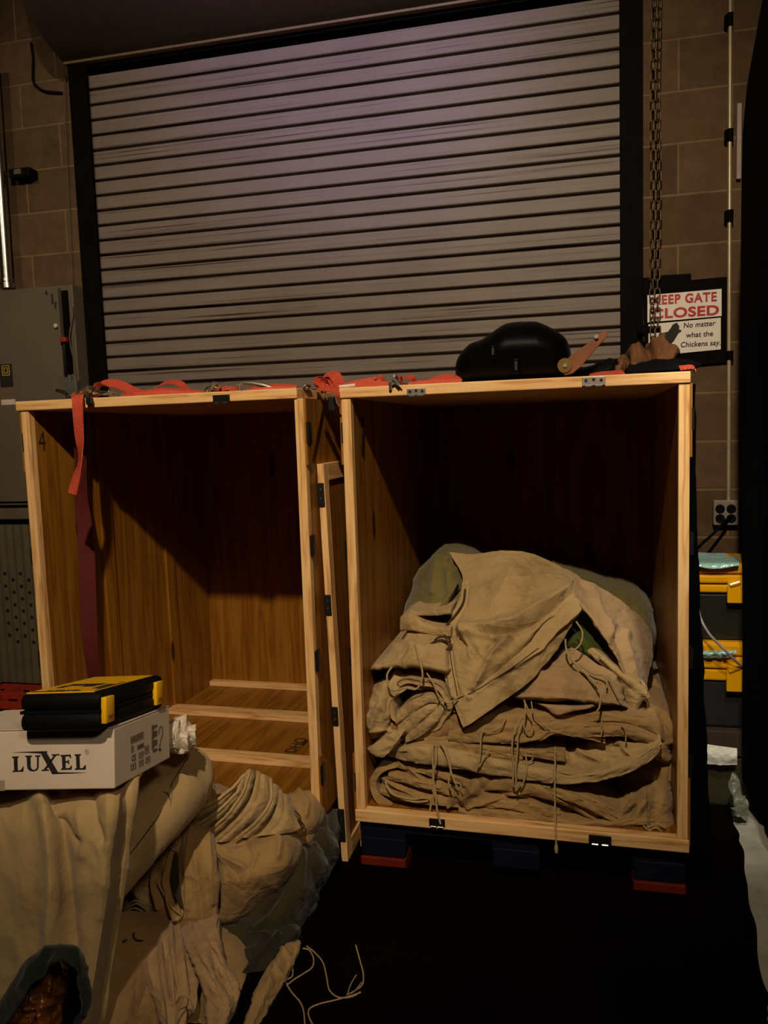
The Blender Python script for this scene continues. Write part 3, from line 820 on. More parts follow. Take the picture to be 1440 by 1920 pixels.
mb = MB(); c0 = P(119, 745, FY); c1 = P(141, 700, FY); mb.box((c0[0], FY - 0.012, c0[2] - 0.02), (c1[0] - 0.02, FY + 0.014, c1[2] - 0.01)); mb.box((c0[0] + 0.02, FY - 0.02, c0[2]), (c1[0] + 0.012, FY + 0.014, c1[2] - 0.035)); mb.build('switch_housing', plain('light_grey_metal', srgb(120, 120, 112)[:3], 0.35, 0.5), cb, bevel=0.003)
mb = MB(); c = P(12, 704, FY - 0.009); mb.box((c[0] - 0.036, FY - 0.0105, c[2] - 0.055), (c[0] + 0.034, FY - 0.0075, c[2] + 0.055)); lbl = mb.build('maker_plate', 'print', dr)
yl = plain('yellow_ink', srgb(214, 176, 30)[:3], 0.5)
mb = MB(); q = c + np.array([0.0, -0.0018, 0.024])


def frame_box(mb, cx, cz, w_, h_, t, y):
    mb.box((cx - w_, y - 0.001, cz + h_ - t), (cx + w_, y, cz + h_)); mb.box((cx - w_, y - 0.001, cz - h_), (cx + w_, y, cz - h_ + t))
    mb.box((cx - w_, y - 0.001, cz - h_ + t), (cx - w_ + t, y, cz + h_ - t)); mb.box((cx + w_ - t, y - 0.001, cz - h_ + t), (cx + w_, y, cz + h_ - t))


frame_box(mb, q[0], q[2], 0.021, 0.024, 0.003, FY - 0.0106); frame_box(mb, q[0] + 0.0005, q[2], 0.011, 0.014, 0.003, FY - 0.0106); mb.box((q[0] - 0.0135, FY - 0.0116, q[2] - 0.014), (q[0] - 0.010, FY - 0.0106, q[2] - 0.011)); mb.box((q[0] - 0.0135, FY - 0.0116, q[2] + 0.011), (q[0] - 0.010, FY - 0.0106, q[2] + 0.014))
mb.build('square_logo', yl, lbl)
mb = MB(); c = P(16, 754, FY - 0.009); mb.box((c[0] - 0.04, FY - 0.0105, c[2] - 0.013), (c[0] + 0.038, FY - 0.0075, c[2] + 0.013)); mb.build('rating_label', 'white_card', dr)
mb = MB(); c = P(14, 735, FY - 0.009); mb.box((c[0] - 0.036, FY - 0.0095, c[2] - 0.012), (c[0] + 0.036, FY - 0.0075, c[2] + 0.012)); mb.build('faded_sticker', plain('faded_red_sticker', srgb(116, 84, 66)[:3], 0.7), dr)
# ribbed vent panel under it
rb = empty('vent_panel', (-2.75, 3.45, 0.004), 'dark ribbed metal vent panel with rows of holes under the electrical cabinet', 'vent panel')
mb = MB(); mb.box((-3.35, FY, 0.93), (CX1, 3.597, 0.985)); mb.build('top_rail', 'dark_grey_paint', rb, bevel=0.004)
mb = MB(); mb.box((-3.35, FY + 0.05, 0.02), (CX1, 3.59, 0.93)); mb.build('back_box', 'rail', rb)
mb = MB(); x = -3.33
while x < CX1 - 0.03:
    mb.prism([(x, FY + 0.05), (x + 0.004, FY + 0.018), (x + 0.034, FY + 0.018), (x + 0.038, FY + 0.05)], 0.02, 0.90, 'z'); x += 0.046
mb.build('ribs', 'dark_grey_paint', rb, smooth=False)
x = -3.33; k = 0; vh = None
while x < CX1 - 0.03:
    for j in range(6):
        zz = 0.62 - j * 0.064 + (0.032 if k % 2 else 0)
        if x < -2.86: continue
        if vh is None:
            mb = MB(); mb.cyl((0, 0.001, 0), (0, -0.0018, 0), 0.010, 12); vh = mb.build('vent_hole', 'print', rb, local=True); o = vh
        else:
            o = vh.copy(); COL.objects.link(o)
        o.parent = rb; o.location = Vector((x + 0.019, FY + 0.019, zz)) - rb.location
    x += 0.046; k += 1
# pipe above the cabinet, wall box, thin wires
pp = empty('steel_pipe', (-2.66, 3.52, 2.05), 'shiny steel conduit pipe rising from the top of the electrical cabinet', 'pipe')
mb = MB(); mb.cyl(P(14, 540, 3.52), P(-14, 120, 3.52), 0.026, 20); mb.build('pipe', 'steel', pp, smooth=True)
mb = MB(); mb.cyl(P(14.6, 541, 3.52), P(13.5, 531, 3.52), 0.033, 20); mb.cyl(P(13.4, 529, 3.52), P(12.6, 524, 3.52), 0.030, 20); mb.build('connector', 'steel', pp, smooth=True)
bb = empty('wall_box', tuple(P(35, 334, 3.598)), 'small black box fixed to the block wall beside the steel pipe', 'box')
a0 = P(16, 334, 3.53); a1 = P(54, 312, 3.53); mb = MB(); mb.box((a0[0], 3.53, a0[2]), (a1[0], 3.597, a1[2])); mb.build('body', 'plastic_black', bb, bevel=0.004)
mb = MB(); a0 = P(34, 322, 3.527); mb.box((a0[0] - 0.02, 3.522, a0[2] - 0.012), (a0[0] + 0.018, 3.53, a0[2] + 0.012)); mb.build('clip', 'dull_steel', bb)
tag(cord('wall_wire', [(58, 80, 3.588), (62, 110, 3.588), (62, 150, 3.588), (72, 165, 3.588), (88, 172, 3.588), (116, 174, 3.588)], 0.006, 'plastic_black'), 'bent black wire on the block wall at the top left', 'wire')
tag(cord('wall_wire', [(121, 140, 3.585), (123, 220, 3.585), (126, 320, 3.585), (131, 420, 3.585), (135, 500, 3.585), (136, 535, 3.57), (137, 585, 3.44), (132, 615, 3.43), (131, 640, 3.43), (139, 680, 3.435), (145, 730, 3.435), (148, 770, 3.435)], 0.0035, plain('brown_wire', srgb(96, 74, 54)[:3], 0.6)), 'thin brown wire hanging down the wall and over the electrical cabinet', 'wire')

# red plastic crate, far left
rc = empty('plastic_crate', (-2.02, 2.6, 0.004), 'red plastic lattice crate on the floor behind the white cardboard box', 'plastic crate')
X0, X1, Y0, Y1, ZT = -2.36, -1.80, 2.35, 2.85, 0.30
mb = MB(); t = 0.016
for k in range(5):
    z = 0.01 + k * (ZT - 0.03) / 4
    mb.box((X0, Y0, z), (X1, Y0 + t, z + 0.02)); mb.box((X0, Y1 - t, z), (X1, Y1, z + 0.02)); mb.box((X0, Y0, z), (X0 + t, Y1, z + 0.02)); mb.box((X1 - t, Y0, z), (X1, Y1, z + 0.02))
for k in range(6):
    x = X0 + k * (X1 - X0 - t) / 5; y = Y0 + k * (Y1 - Y0 - t) / 5
    mb.box((x, Y0, 0.01), (x + t, Y0 + t, ZT)); mb.box((x, Y1 - t, 0.01), (x + t, Y1, ZT)); mb.box((X0, y, 0.01), (X0 + t, y + t, ZT)); mb.box((X1 - t, y, 0.01), (X1, y + t, ZT))
mb.build('lattice_walls', 'red_plastic', rc)
mb = MB()
for k in range(5): y = Y0 + 0.03 + k * 0.11; mb.box((X0, y, ZT - 0.02), (X1, y + 0.035, ZT))
for k in range(3): x = X0 + 0.08 + k * 0.19; mb.box((x, Y0, ZT - 0.022), (x + 0.03, Y1, ZT - 0.002))
mb.build('lattice_lid', 'red_plastic', rc)
# ================================================================== TOTES, CURTAIN, FLOOR CLOTH (right)


def tote(x0, x1, y0, y1, z0, zb, zt, label, body, lidm):
    e = empty('storage_tote', ((x0 + x1) / 2, (y0 + y1) / 2, z0), label, 'storage tote', 'storage totes stacked by the curtain')
    mb = MB(); V = []
    for (z, i) in ((z0, 0.02), (zb, 0.0)): V += [(x0 + i, y0 + i, z), (x1 - i, y0 + i, z), (x1 - i, y1 - i, z), (x0 + i, y1 - i, z)]
    mb.add(V, [(0, 3, 2, 1), (4, 5, 6, 7)] + [(i, (i + 1) % 4, 4 + (i + 1) % 4, 4 + i) for i in range(4)]); mb.build('body', body, e, bevel=0.012)
    if lidm:
        h = zt - zb; mb = MB(); n = 3
        for k in range(n):
            a = zb + h * k / n; o_ = 0.012 + 0.006 * (k % 2)
            mb.box((x0 - o_, y0 - o_, a), (x1 + o_, y1 + o_, a + h / n - 0.004)); mb.box((x0, y0, a), (x1, y1, a + h / n))
        ld = mb.build('lid', lidm, e, bevel=0.007)
        mb = MB(); xc = P(1372, 1100, y0)[0]; mb.box((xc - 0.018, y0 - 0.03, zb - 0.03), (xc + 0.03, y0 - 0.016, zb + h * 0.45)); mb.cyl((xc - 0.012, y0 - 0.028, zb + h * 0.3), (xc + 0.02, y0 - 0.028, zb + h * 0.42), 0.009, 10); mb.build('latch', lidm, ld, bevel=0.003)
    return e


TY = 2.76; tz = lambda y: P(1345, y, TY - 0.015)[2]
tote(0.392, 0.85, TY, 2.98, 0.004, tz(1400) - 0.035, None, 'olive grey bin standing on the floor at the bottom of the tote stack', 'olive_bin', None)
mb = MB(); mb.box((0.385, TY - 0.01, tz(1400) - 0.034), (0.86, 2.985, tz(1371) - 0.001)); tag(mb.build('flat_box', plain('dark_brown_card', srgb(52, 36, 22)[:3], 0.8), bevel=0.004), 'flat brown cardboard box lying under the lower yellow-lidded tote', 'box')
tote(0.392, 0.85, TY, 2.98, tz(1371), tz(1277), tz(1206), 'black storage tote with yellow lid, lower of the two yellow-lidded ones', plain('dark_grey_tote', (0.02, 0.021, 0.021), 0.35), 'amber')
tote(0.392, 0.85, TY, 2.98, tz(1205), tz(1112), tz(1058), 'black storage tote with yellow lid on top of the stack beside the curtain', plain('olive_black_tote', (0.016, 0.016, 0.011), 0.4), 'amber')
o = patch('white_paper', 'paper', [[(1323, 1395, 2.735), (1350, 1399, 2.73), (1382, 1403, 2.73)], [(1325, 1414, 2.725), (1352, 1416, 2.72), (1382, 1418, 2.72)], [(1326, 1433, 2.728), (1352, 1434, 2.725), (1382, 1434, 2.728)]], noise=0.003, ns=14, res=(24, 24), thick=0.002)
tag(o, 'crumpled white sheet of paper hanging on the front of the olive bin', 'paper')
o = patch('plastic_film', 'clear_film', [[(1300, 1036, 2.985), (1340, 1037, 2.985), (1386, 1038, 2.985)], [(1300, 1046, 2.86), (1340, 1047, 2.86), (1386, 1047, 2.86)], [(1301, 1055, 2.742), (1340, 1056, 2.742), (1386, 1055, 2.742)], [(1302, 1061, 2.722), (1340, 1066, 2.718), (1386, 1060, 2.722)]], noise=0.0012, ns=16, res=(40, 50), thick=0.002)
tag(o, 'pale green clear film folded over the lid of the top tote', 'plastic film')
o = patch('plastic_film', 'clear_film', [[(1318, 1221, 2.722), (1345, 1220, 2.722), (1380, 1219, 2.722)], [(1317, 1226, 2.715), (1345, 1226, 2.715), (1380, 1224, 2.715)], [(1318, 1233, 2.722), (1345, 1233, 2.722), (1362, 1232, 2.722)]], noise=0.003, ns=12, res=(16, 30), thick=0.002)
tag(o, 'strip of pale green clear film hanging over the lower tote lid', 'plastic film')
o = patch('plastic_sheet', plain('grey_poly_sheet', srgb(120, 120, 104)[:3], 0.4), [[(1374, 1448, 2.68), (1379, 1452, 2.68), (1382, 1456, 2.68)], [(1366, 1474, 2.66), (1378, 1480, 2.66), (1392, 1490, 2.66)], [(1376, 1500, 2.64), (1388, 1504, 2.64), (1403, 1504, 2.64)], [(1376, 1529, 2.64), (1390, 1530, 2.64), (1402, 1530, 2.64)]], noise=0.006, ns=16, res=(40, 24))
tag(o, 'grey translucent plastic sheet bunched by the foot of the curtain', 'plastic sheet')

o = patch('black_drape', 'velvet', [[(1294, 720, 2.18), (1300, 720, 2.21), (1303, 720, 2.24)], [(1293, 950, 2.18), (1302, 950, 2.21), (1306, 950, 2.25)], [(1292, 1100, 2.18), (1305, 1100, 2.21), (1311, 1100, 2.26)], [(1291, 1280, 2.17), (1309, 1280, 2.20), (1320, 1280, 2.27)], [(1291, 1450, 2.17), (1314, 1450, 2.20), (1327, 1450, 2.28)], [(1297, 1590, 2.17), (1318, 1600, 2.20), (1334, 1610, 2.28)]], noise=0.003, ns=30, res=(60, 24), thick=0.004)
tag(o, 'black cloth strip hanging down the right outer side of the right crate', 'cloth')

# black curtain: hangs in folds along the depth
V = []; F = []; ny, nz = 90, 24
for i in range(ny):
    y = 2.70 - i * (2.70 - 0.9) / (ny - 1); xb = min(0.562, 0.512 + (2.70 - y) * 0.12)
    for k in range(nz):
        t = k / (nz - 1); z = 0.006 + t * 3.3
        amp = 0.030
        x = xb + amp + amp * math.sin((2.70 - y) * 26 - PI / 2) * (0.75 + 0.25 * math.sin(i * 0.9)) + 0.01 * math.sin(z * 2 + y * 5)
        if z > 2.24: x += (z - 2.24) * 0.15
        if z < 0.16: x += 0.055 * (0.16 - z) / 0.16 * min(1, max(0, (y - 2.2) / 0.4))
        V.append((x, y, z))
N = len(V); V += [(x + 0.006, y, z) for (x, y, z) in V]
for i in range(ny - 1):
    for k in range(nz - 1):
        a = i * nz + k; F.append((a, a + 1, a + nz + 1, a + nz)); F.append((N + a, N + a + nz, N + a + nz + 1, N + a + 1))
for k in range(nz - 1): F.append((k, N + k, N + k + 1, k + 1)); a = (ny - 1) * nz + k; F.append((a, a + 1, N + a + 1, N + a))
for i in range(ny - 1): a = i * nz; F.append((a, a + nz, N + a + nz, N + a)); a += nz - 1; F.append((a, N + a, N + a + nz, a + nz))
mb = MB(); mb.add(V, F); tag(mb.build('stage_curtain', 'velvet', smooth=True), 'black velvet stage curtain hanging down the right edge', 'curtain')

# black floor cloth with a wavy right edge
edge = [(0.52, 3.5), (0.515, 3.0), (0.508, 2.72), (0.500, 2.668), (0.505, 2.60), (0.496, 2.55), (0.497, 2.483), (0.478, 2.38), (0.470, 2.30), (0.455, 2.198), (0.452, 2.10), (0.430, 1.98), (0.422, 1.893), (0.424, 1.83), (0.410, 1.785), (0.40, 1.6), (0.40, 0.4)]
ed = spline([(x, y, 0) for x, y in edge], 120); mb = MB(); V = []; n = len(ed)
for q in ed: V += [(q[0], q[1], 0.0), (q[0], q[1], 0.004), (-3.4, q[1], 0.004), (-3.4, q[1], 0.0)]
F = []
for i in range(n - 1):
    for k in range(4): F.append((4 * i + k, 4 * i + (k + 1) % 4, 4 * i + 4 + (k + 1) % 4, 4 * i + 4 + k))
F += [(0, 1, 2, 3), (4 * n - 4, 4 * n - 1, 4 * n - 2, 4 * n - 3)]
mb.add(V, F); o = mb.build('floor_cloth', 'floor_cloth'); tag(o, 'black cloth covering the floor under the crates', 'floor cloth')

# ================================================================== THINGS ON TOP OF THE CRATES
ZT1, ZT2 = 1.4335, 1.4305
SWD = 0.036


def strap(name, pts, wid, parent, width=SWD, thick=0.0028, n=60):
    mb = MB(); p = spline([P(*q) if not isinstance(q, np.ndarray) else q for q in pts], n)
    wv = spline(np.array(wid, float), n) if np.ndim(wid) > 1 else wid
    mb.ribbon(p, wv, width, thick); return mb.build(name, 'strap', parent, smooth=True, sharp=40)


def buckle(parent, c, ang, size=0.05, mat='steel'):
    """ratchet: two cheek plates, spindle and handle loop"""
    c = np.array(c); co, si = math.cos(ang), math.sin(ang); R = lambda x, y, z: c + np.array([x * co - z * si, y, x * si + z * co])
    mb = MB(); L = size
    for s in (-1, 1):
        pts = [R(-L * 0.5, s * 0.019, 0), R(-L * 0.2, s * 0.019, L * 0.18), R(L * 0.2, s * 0.019, L * 0.12), R(L * 0.55, s * 0.019, L * 0.3)]
        mb.tube(pts, [0.004, 0.006, 0.006, 0.004], 6)
    mb.cyl(R(L * 0.55, -0.021, L * 0.3), R(L * 0.55, 0.021, L * 0.3), 0.004, 8); mb.cyl(R(-L * 0.5, -0.021, 0), R(-L * 0.5, 0.021, 0), 0.004, 8)
    b = mb.build('ratchet_buckle', mat, parent, smooth=True)
    mb = MB(); mb.cyl(R(0, -0.023, L * 0.12), R(0, 0.023, L * 0.12), 0.007, 10); mb.build('spindle', 'dull_steel', b, smooth=True)
    return b


# left hanging strap
sA = empty('ratchet_strap', (-1.38, 2.25, ZT1), 'orange-red ratchet strap whose loose end hangs down over the front of the left crate', 'ratchet strap', 'red ratchet straps')
strap('webbing', [(165, 731, 2.30), (152, 735, 2.20), (146, 739, 2.145), (145.5, 748, 2.120), (146, 775, 2.112), (149, 820, 2.110), (151, 850, 2.108), (149, 872, 2.108), (143, 895, 2.104), (135, 926, 2.095)],
      [(1, 0, 0), (1, 0, 0), (1, 0, 0), (1, 0, 0.0), (1, -0.1, 0), (1, -0.3, 0.1), (0.85, -0.7, 0.12), (0.85, -0.7, 0.2), (1, -0.35, 0.25), (1, -0.2, 0.18)], sA, n=90)
strap('webbing', [(138, 742, 2.19), (143, 735, 2.19), (155, 732, 2.19), (166, 735, 2.2), (178, 743, 2.2)], (0, 1, 0.25), sA, 0.030)
strap('webbing', [(173, 745, 2.24), (179, 735, 2.25), (188, 724, 2.27), (203, 719, 2.29), (225, 722, 2.31), (255, 736, 2.33), (275, 744, 2.33)], [(0.1, 1, 0.5)] * 7, sA, 0.046)
strap('webbing', [(225, 744, 2.24), (262, 738, 2.25), (300, 733, 2.26), (340, 735, 2.27), (382, 738, 2.27)], (0, 1, 0.55), sA, 0.036)
strap('webbing', [(250, 742, 2.22), (300, 737, 2.225), (345, 739, 2.23), (375, 740, 2.23)], (0, 0.6, 0.9), sA, 0.020)
strap('webbing', [(288, 734, 2.36), (300, 722, 2.37), (320, 716, 2.38), (338, 720, 2.38), (350, 733, 2.38)], (0, 1, 0.4), sA, 0.040)
buckle(sA, P(160, 740, 2.165), 0.25, 0.05, 'dull_steel'); buckle(sA, P(195, 741, 2.185), -0.2, 0.05, 'steel')
mb = MB(); mb.tube([P(106, 732, 2.2), P(118, 735, 2.2), P(126, 740, 2.2)], 0.006, 8); mb.build('handle', 'black_metal', sA, smooth=True)
mb = MB(); mb.tube([P(134, 747, 2.135), P(143, 741, 2.135), P(152, 735, 2.135)], 0.0024, 6); mb.build('wire_hook', plain('brass_wire', srgb(190, 170, 110)[:3], 0.3, 0.8), sA, smooth=True); mb = MB(); mb.tube([P(200, 739, 2.16), P(212, 742, 2.16), P(224, 747, 2.16)], 0.0024, 6); mb.build('wire_hook', plain('brass_wire', srgb(190, 170, 110)[:3], 0.3, 0.8), sA, smooth=True)
mb = MB(); c = P(168, 752, 2.128); mb.cbox(c, (0.022, 0.012, 0.022)); mb.build('hook_tip', 'black_metal', sA, bevel=0.004)
# coil in the middle
sB = empty('ratchet_strap', (-1.07, 2.25, ZT1), 'short coil of red ratchet strap with silver buckle above the left crate hinge', 'ratchet strap', 'red ratchet straps')
buckle(sB, P(399, 731, 2.18), 0.5, 0.036)
for k in range(5):
    a = 0.011 + 0.003 * k
    pts = [P(430, 736, 2.24) + np.array([1.5 * a * math.cos(q), -0.0, 0.75 * a * math.sin(q)]) for q in np.linspace(-0.3, PI + 0.3, 9)]
    strap('webbing', pts, (0.1, 1, 0), sB, 0.034, n=30)
sC = empty('ratchet_strap', (-0.9, 2.3, ZT1), 'red strap under a dark steel handle at the right end of the left crate top', 'ratchet strap', 'red ratchet straps')
strap('webbing', [(462, 734, 2.25), (490, 731, 2.25), (520, 729, 2.26), (555, 729, 2.26)], (0, 0.5, 1), sC, 0.014)
strap('webbing', [(470, 731, 2.30), (500, 727, 2.30), (530, 726, 2.31), (560, 729, 2.31)], (0, 1, 0.6), sC)
mb = MB(); mb.tube([P(449, 741, 2.22), P(449, 730, 2.22), P(449, 721, 2.22)], [0.004, 0.0035, 0.004], 8); mb.tube([P(445, 720, 2.22), P(453, 719, 2.22)], 0.005, 8); hk = mb.build('steel_hook', 'steel', sC, smooth=True)
mb = MB(); mb.tube([P(455, 718, 2.27), P(475, 719, 2.27), P(495, 723, 2.27), P(512, 728, 2.27)], [0.005, 0.007, 0.007, 0.005], 8); mb.build('ratchet_handle', 'dull_steel', sC, smooth=True)
buckle(sC, P(568, 730, 2.2), 0.1, 0.028)
# loop in the gap
sD = empty('ratchet_strap', (-0.70, 2.3, ZT1), 'red webbing loop standing up over the gap between the two crates', 'ratchet strap', 'red ratchet straps')
for sc_ in (0.72, 0.45):
    strap('webbing', [(616 + (x - 616) * sc_, 731 + (y - 731) * sc_, Y) for x, y, Y in ((596, 729, 2.22), (601, 713, 2.24), (614, 703, 2.25), (626, 703, 2.25), (634, 717, 2.23), (635, 733, 2.21))], (0.25, 1, 0.4), sD, 0.040)
for k in range(3):
    strap('webbing', [(596 + k, 728, 2.22 + .02 * k), (601 + 1.5 * k, 713 + k, 2.24 + .02 * k), (614 + k, 703 + k, 2.25 + .02 * k), (626 - k, 703 + k, 2.25 + .02 * k), (634 - k, 717, 2.23 + .02 * k), (635 - k, 735, 2.21 + .02 * k)], (0.25, 1, 0.5), sD, 0.042)
strap('webbing', [(596, 729, 2.16), (612, 731, 2.16), (628, 734, 2.16), (634, 742, 2.16), (635, 760, 2.17)], (0, 1, 0.3), sD, 0.03)
mb = MB(); c = P(622, 757, 2.165); mb.cbox(c, (0.018, 0.02, 0.04)); mb.build('buckle_end', 'black_metal', sD, bevel=0.003)
mb = MB(); mb.tube([P(629, 742, 2.14), P(632, 755, 2.14), P(636, 760, 2.14)], 0.003, 6); mb.build('wire_hook', 'dull_steel', sD, smooth=True)
# right crate strap
sE = empty('ratchet_strap', (-0.45, 2.3, ZT2), 'red ratchet strap with silver buckle bunched along the left half of the right crate top', 'ratchet strap', 'red ratchet straps')
mb = MB(); mb.tube([P(636, 725, 2.22), P(650, 724, 2.22), P(666, 722, 2.22)], [0.004, 0.005, 0.005], 8); mb.build('hook', plain('white_painted_hook', srgb(226, 210, 190)[:3], 0.3), sE, smooth=True)
strap('webbing', [(640, 727, 2.27), (668, 720, 2.28), (700, 714, 2.29), (716, 710, 2.29)], (0, 0.8, 0.9), sE, 0.028)
strap('webbing', [(650, 727, 2.22), (680, 723, 2.22), (705, 719, 2.22), (728, 722, 2.22)], (0, 0.8, 0.9), sE, 0.022)
strap('webbing', [(703, 722, 2.24), (703, 713, 2.24), (709, 708, 2.24), (716, 709, 2.24), (719, 716, 2.24), (712, 722, 2.24)], (0.1, 1, 0.2), sE, 0.03)
buckle(sE, P(741, 719, 2.18), 0.95, 0.036)
mb = MB()
for d in (0, 5): mb.box(P(735 + d, 708, 2.15) - 0.002, P(735 + d, 708, 2.15) + 0.002); mb.tube([P(735 + d, 708, 2.15), P(747 + d, 722, 2.15)], 0.0028, 6)
mb.build('buckle_bar', 'steel', sE, smooth=True)
strap('webbing', [(752, 722, 2.26), (754, 711, 2.27), (764, 706, 2.27), (774, 709, 2.27), (776, 719, 2.27)], (0.1, 1, 0.3), sE, 0.04)
strap('webbing', [(765, 722, 2.22), (795, 718, 2.22), (830, 717, 2.22), (866, 715, 2.22)], (0, 0.7, 0.9), sE, 0.018)
for k in range(3):
    strap('webbing', [(800, 719 - k, 2.25 + .02 * k), (822, 712 - 2 * k, 2.26 + .02 * k), (845, 709 - 1.5 * k, 2.26 + .02 * k), (863, 712, 2.27 + .02 * k)], (0, 0.9, 0.6), sE, 0.024)
# dark strap inside the left crate
mb = MB(); p = spline([P(150, 778, 2.34), P(151, 860, 2.34), P(152, 930, 2.335), P(160, 1000, 2.33), P(164, 1070, 2.33), P(166, 1150, 2.33), P(170, 1210, 2.33), P(176, 1270, 2.335)], 80)
wv = spline([(0.25, 1, 0), (0.2, 1, 0), (0.3, 1, 0), (0.62, 0.75, 0), (0.75, 0.6, 0), (0.72, 0.6, 0), (0.5, 0.8, 0), (0.25, 1, 0)], 80); mb.ribbon(p, wv, 0.05, 0.003)
tag(mb.build('webbing_strap', 'maroon_strap', smooth=True, sharp=40), 'long dark red webbing strap hanging inside the left crate', 'strap')

# helmet


def loft_x(name, mat, st, parent=None, n=60, m=28, flat=0.55, p=1.6):
    S = spline(np.array(st, float), n); V = []
    for i in range(n):
        px, yt, yb, Y, hd = S[i]; T = P(px, yt, Y)[2]; Bz = P(px, yb, Y)[2]; x = P(px, (yt + yb) / 2, Y)[0]; c = (T + Bz) / 2; h = max(0.002, (T - Bz) / 2)
        for k in range(m):
            a = 2 * PI * k / m; ca, sa = math.cos(a), math.sin(a); ca = math.copysign(abs(ca) ** (2 / p / 1.25), ca); sa = math.copysign(abs(sa) ** (2 / p / 1.25), sa)
            V.append((x, Y + hd * ca, c + h * sa))
    F = [(i * m + k, i * m + (k + 1) % m, (i + 1) * m + (k + 1) % m, (i + 1) * m + k) for i in range(n - 1) for k in range(m)]
    F += [tuple(range(m)), tuple((n - 1) * m + k for k in range(m))]
    mb = MB(); mb.add(V, F); return mb.build(name, mat, parent, smooth=True, sharp=80)


hm = empty('helmet', (-0.17, 2.45, ZT2), 'black domed helmet with raised brown visor arm on top of the right crate', 'helmet')
loft_x('shell', 'gloss_black', [(858, 688, 712, 2.45, 0.03), (860, 676, 717, 2.45, 0.07), (868, 662, 717, 2.45, 0.10), (885, 645, 716, 2.45, 0.12), (905, 638, 715, 2.45, 0.13), (920, 628, 715, 2.45, 0.14), (945, 611, 714, 2.45, 0.15), (965, 605.5, 713, 2.45, 0.15), (1000, 604, 711, 2.45, 0.15), (1015, 607, 710, 2.45, 0.15), (1040, 619, 709, 2.45, 0.14), (1058, 632, 708, 2.45, 0.12), (1066, 645, 707, 2.45, 0.10), (1071, 665, 706, 2.45, 0.07), (1070, 680, 700, 2.45, 0.03)], hm)
for (px, py, dx, dz) in ((925, 660, 0.012, 0.018), (968, 687, 0.013, 0.022)):
    c = P(px, py, 2.30); mb = MB(); mb.cbox(c + np.array([0, 0.004, 0]), (dx * 1.5, 0.03, dz * 2)); v = mb.build('vent', 'gloss_black', hm, bevel=0.004)
    mb = MB(); mb.cbox(c + np.array([0, -0.013, 0]), (dx * 0.6, 0.006, dz * 1.1)); mb.build('vent_slot', plain('vent_green', srgb(46, 50, 40)[:3], 0.3), v, bevel=0.002)
va = []
A = P(1056, 700, 2.30); B_ = P(1128, 632, 2.30); ax = (B_ - A) / np.linalg.norm(B_ - A); up = np.array([-ax[2], 0, ax[0]])
prof = [(0, -0.008), (0.02, -0.018), (0.05, -0.02), (0.08, -0.017), (0.12, -0.012), (0.165, -0.010), (0.172, 0), (0.165, 0.010), (0.12, 0.012), (0.08, 0.018), (0.05, 0.022), (0.02, 0.02), (0, 0.012)]
a = [A + ax * u * 0.92 + up * v for u, v in prof]; b = [q + np.array([0, 0.012, 0]) for q in a]; k = len(a); mb = MB()
mb.add(a + b, [tuple(range(k))[::-1], tuple(range(k, 2 * k))] + [(i, (i + 1) % k, k + (i + 1) % k, k + i) for i in range(k)]); arm = mb.build('visor_arm', 'brown_metal', hm, bevel=0.002)
mb = MB(); c = P(1059, 685, 2.295); mb.cyl(c, c + np.array([0, 0.03, 0]), 0.020, 20); mb.build('pivot_plate', 'brass', hm, smooth=True)
for (px, py) in ((1118, 631), (1059.5, 685)):
    c = P(px, py, 2.29); mb = MB(); mb.cyl(c, c + np.array([0, 0.012, 0]), 0.0055, 12); mb.build('rivet', 'steel', arm, smooth=True)
o = patch('cloth_lump', 'plastic_black', [[(1072, 690, 2.42), (1100, 687, 2.42), (1125, 678, 2.42), (1140, 672, 2.42), (1155, 676, 2.42)], [(1072, 697, 2.38), (1100, 694, 2.38), (1125, 688, 2.37), (1142, 684, 2.37), (1159, 688, 2.38)], [(1074, 708, 2.36), (1100, 706, 2.36), (1128, 704, 2.36), (1145, 703, 2.36), (1159, 702, 2.37)]], back=0.10, noise=0.005, ns=20, res=(30, 50))  # shapeless black lump of cloth
tag(o, 'black lump of cloth between the helmet and the brown paper', 'cloth')
o = strap('red_strap', [(1106, 706, 2.30), (1125, 702, 2.30), (1150, 700, 2.31), (1170, 699, 2.32)], (0, 1, 0.5), None, 0.03); tag(o, 'short flat red strap lying in front of the black cloth lump', 'strap')
rows = [[(1170, 662, 2.52), (1190, 657, 2.50), (1215, 652, 2.50), (1235, 642, 2.50), (1252, 648, 2.50), (1266, 655, 2.50)], [(1162, 676, 2.42), (1185, 672, 2.43), (1210, 664, 2.44), (1238, 660, 2.44), (1256, 664, 2.44), (1268, 668, 2.45)], [(1157, 688, 2.36), (1172, 692, 2.38), (1200, 684, 2.40), (1228, 680, 2.40), (1250, 678, 2.40), (1268, 678, 2.42)], [(1155, 698, 2.33), (1172, 701, 2.34), (1200, 698, 2.36), (1230, 695, 2.38), (1252, 692, 2.38), (1268, 690, 2.40)]]
o = patch('crumpled_paper', 'cardboard', rows, folds=[([(1176, 660), (1178, 698)], -0.03, 6), ([(1180, 659), (1240, 646)], 0.02, 5), ([(1215, 655), (1222, 690)], -0.03, 12), ([(1240, 650), (1262, 664)], 0.015, 5)], back=0.16, noise=0.008, ns=22, res=(50, 70)); tag(o, 'crumpled brown paper bag on the right end of the right crate top', 'paper bag')
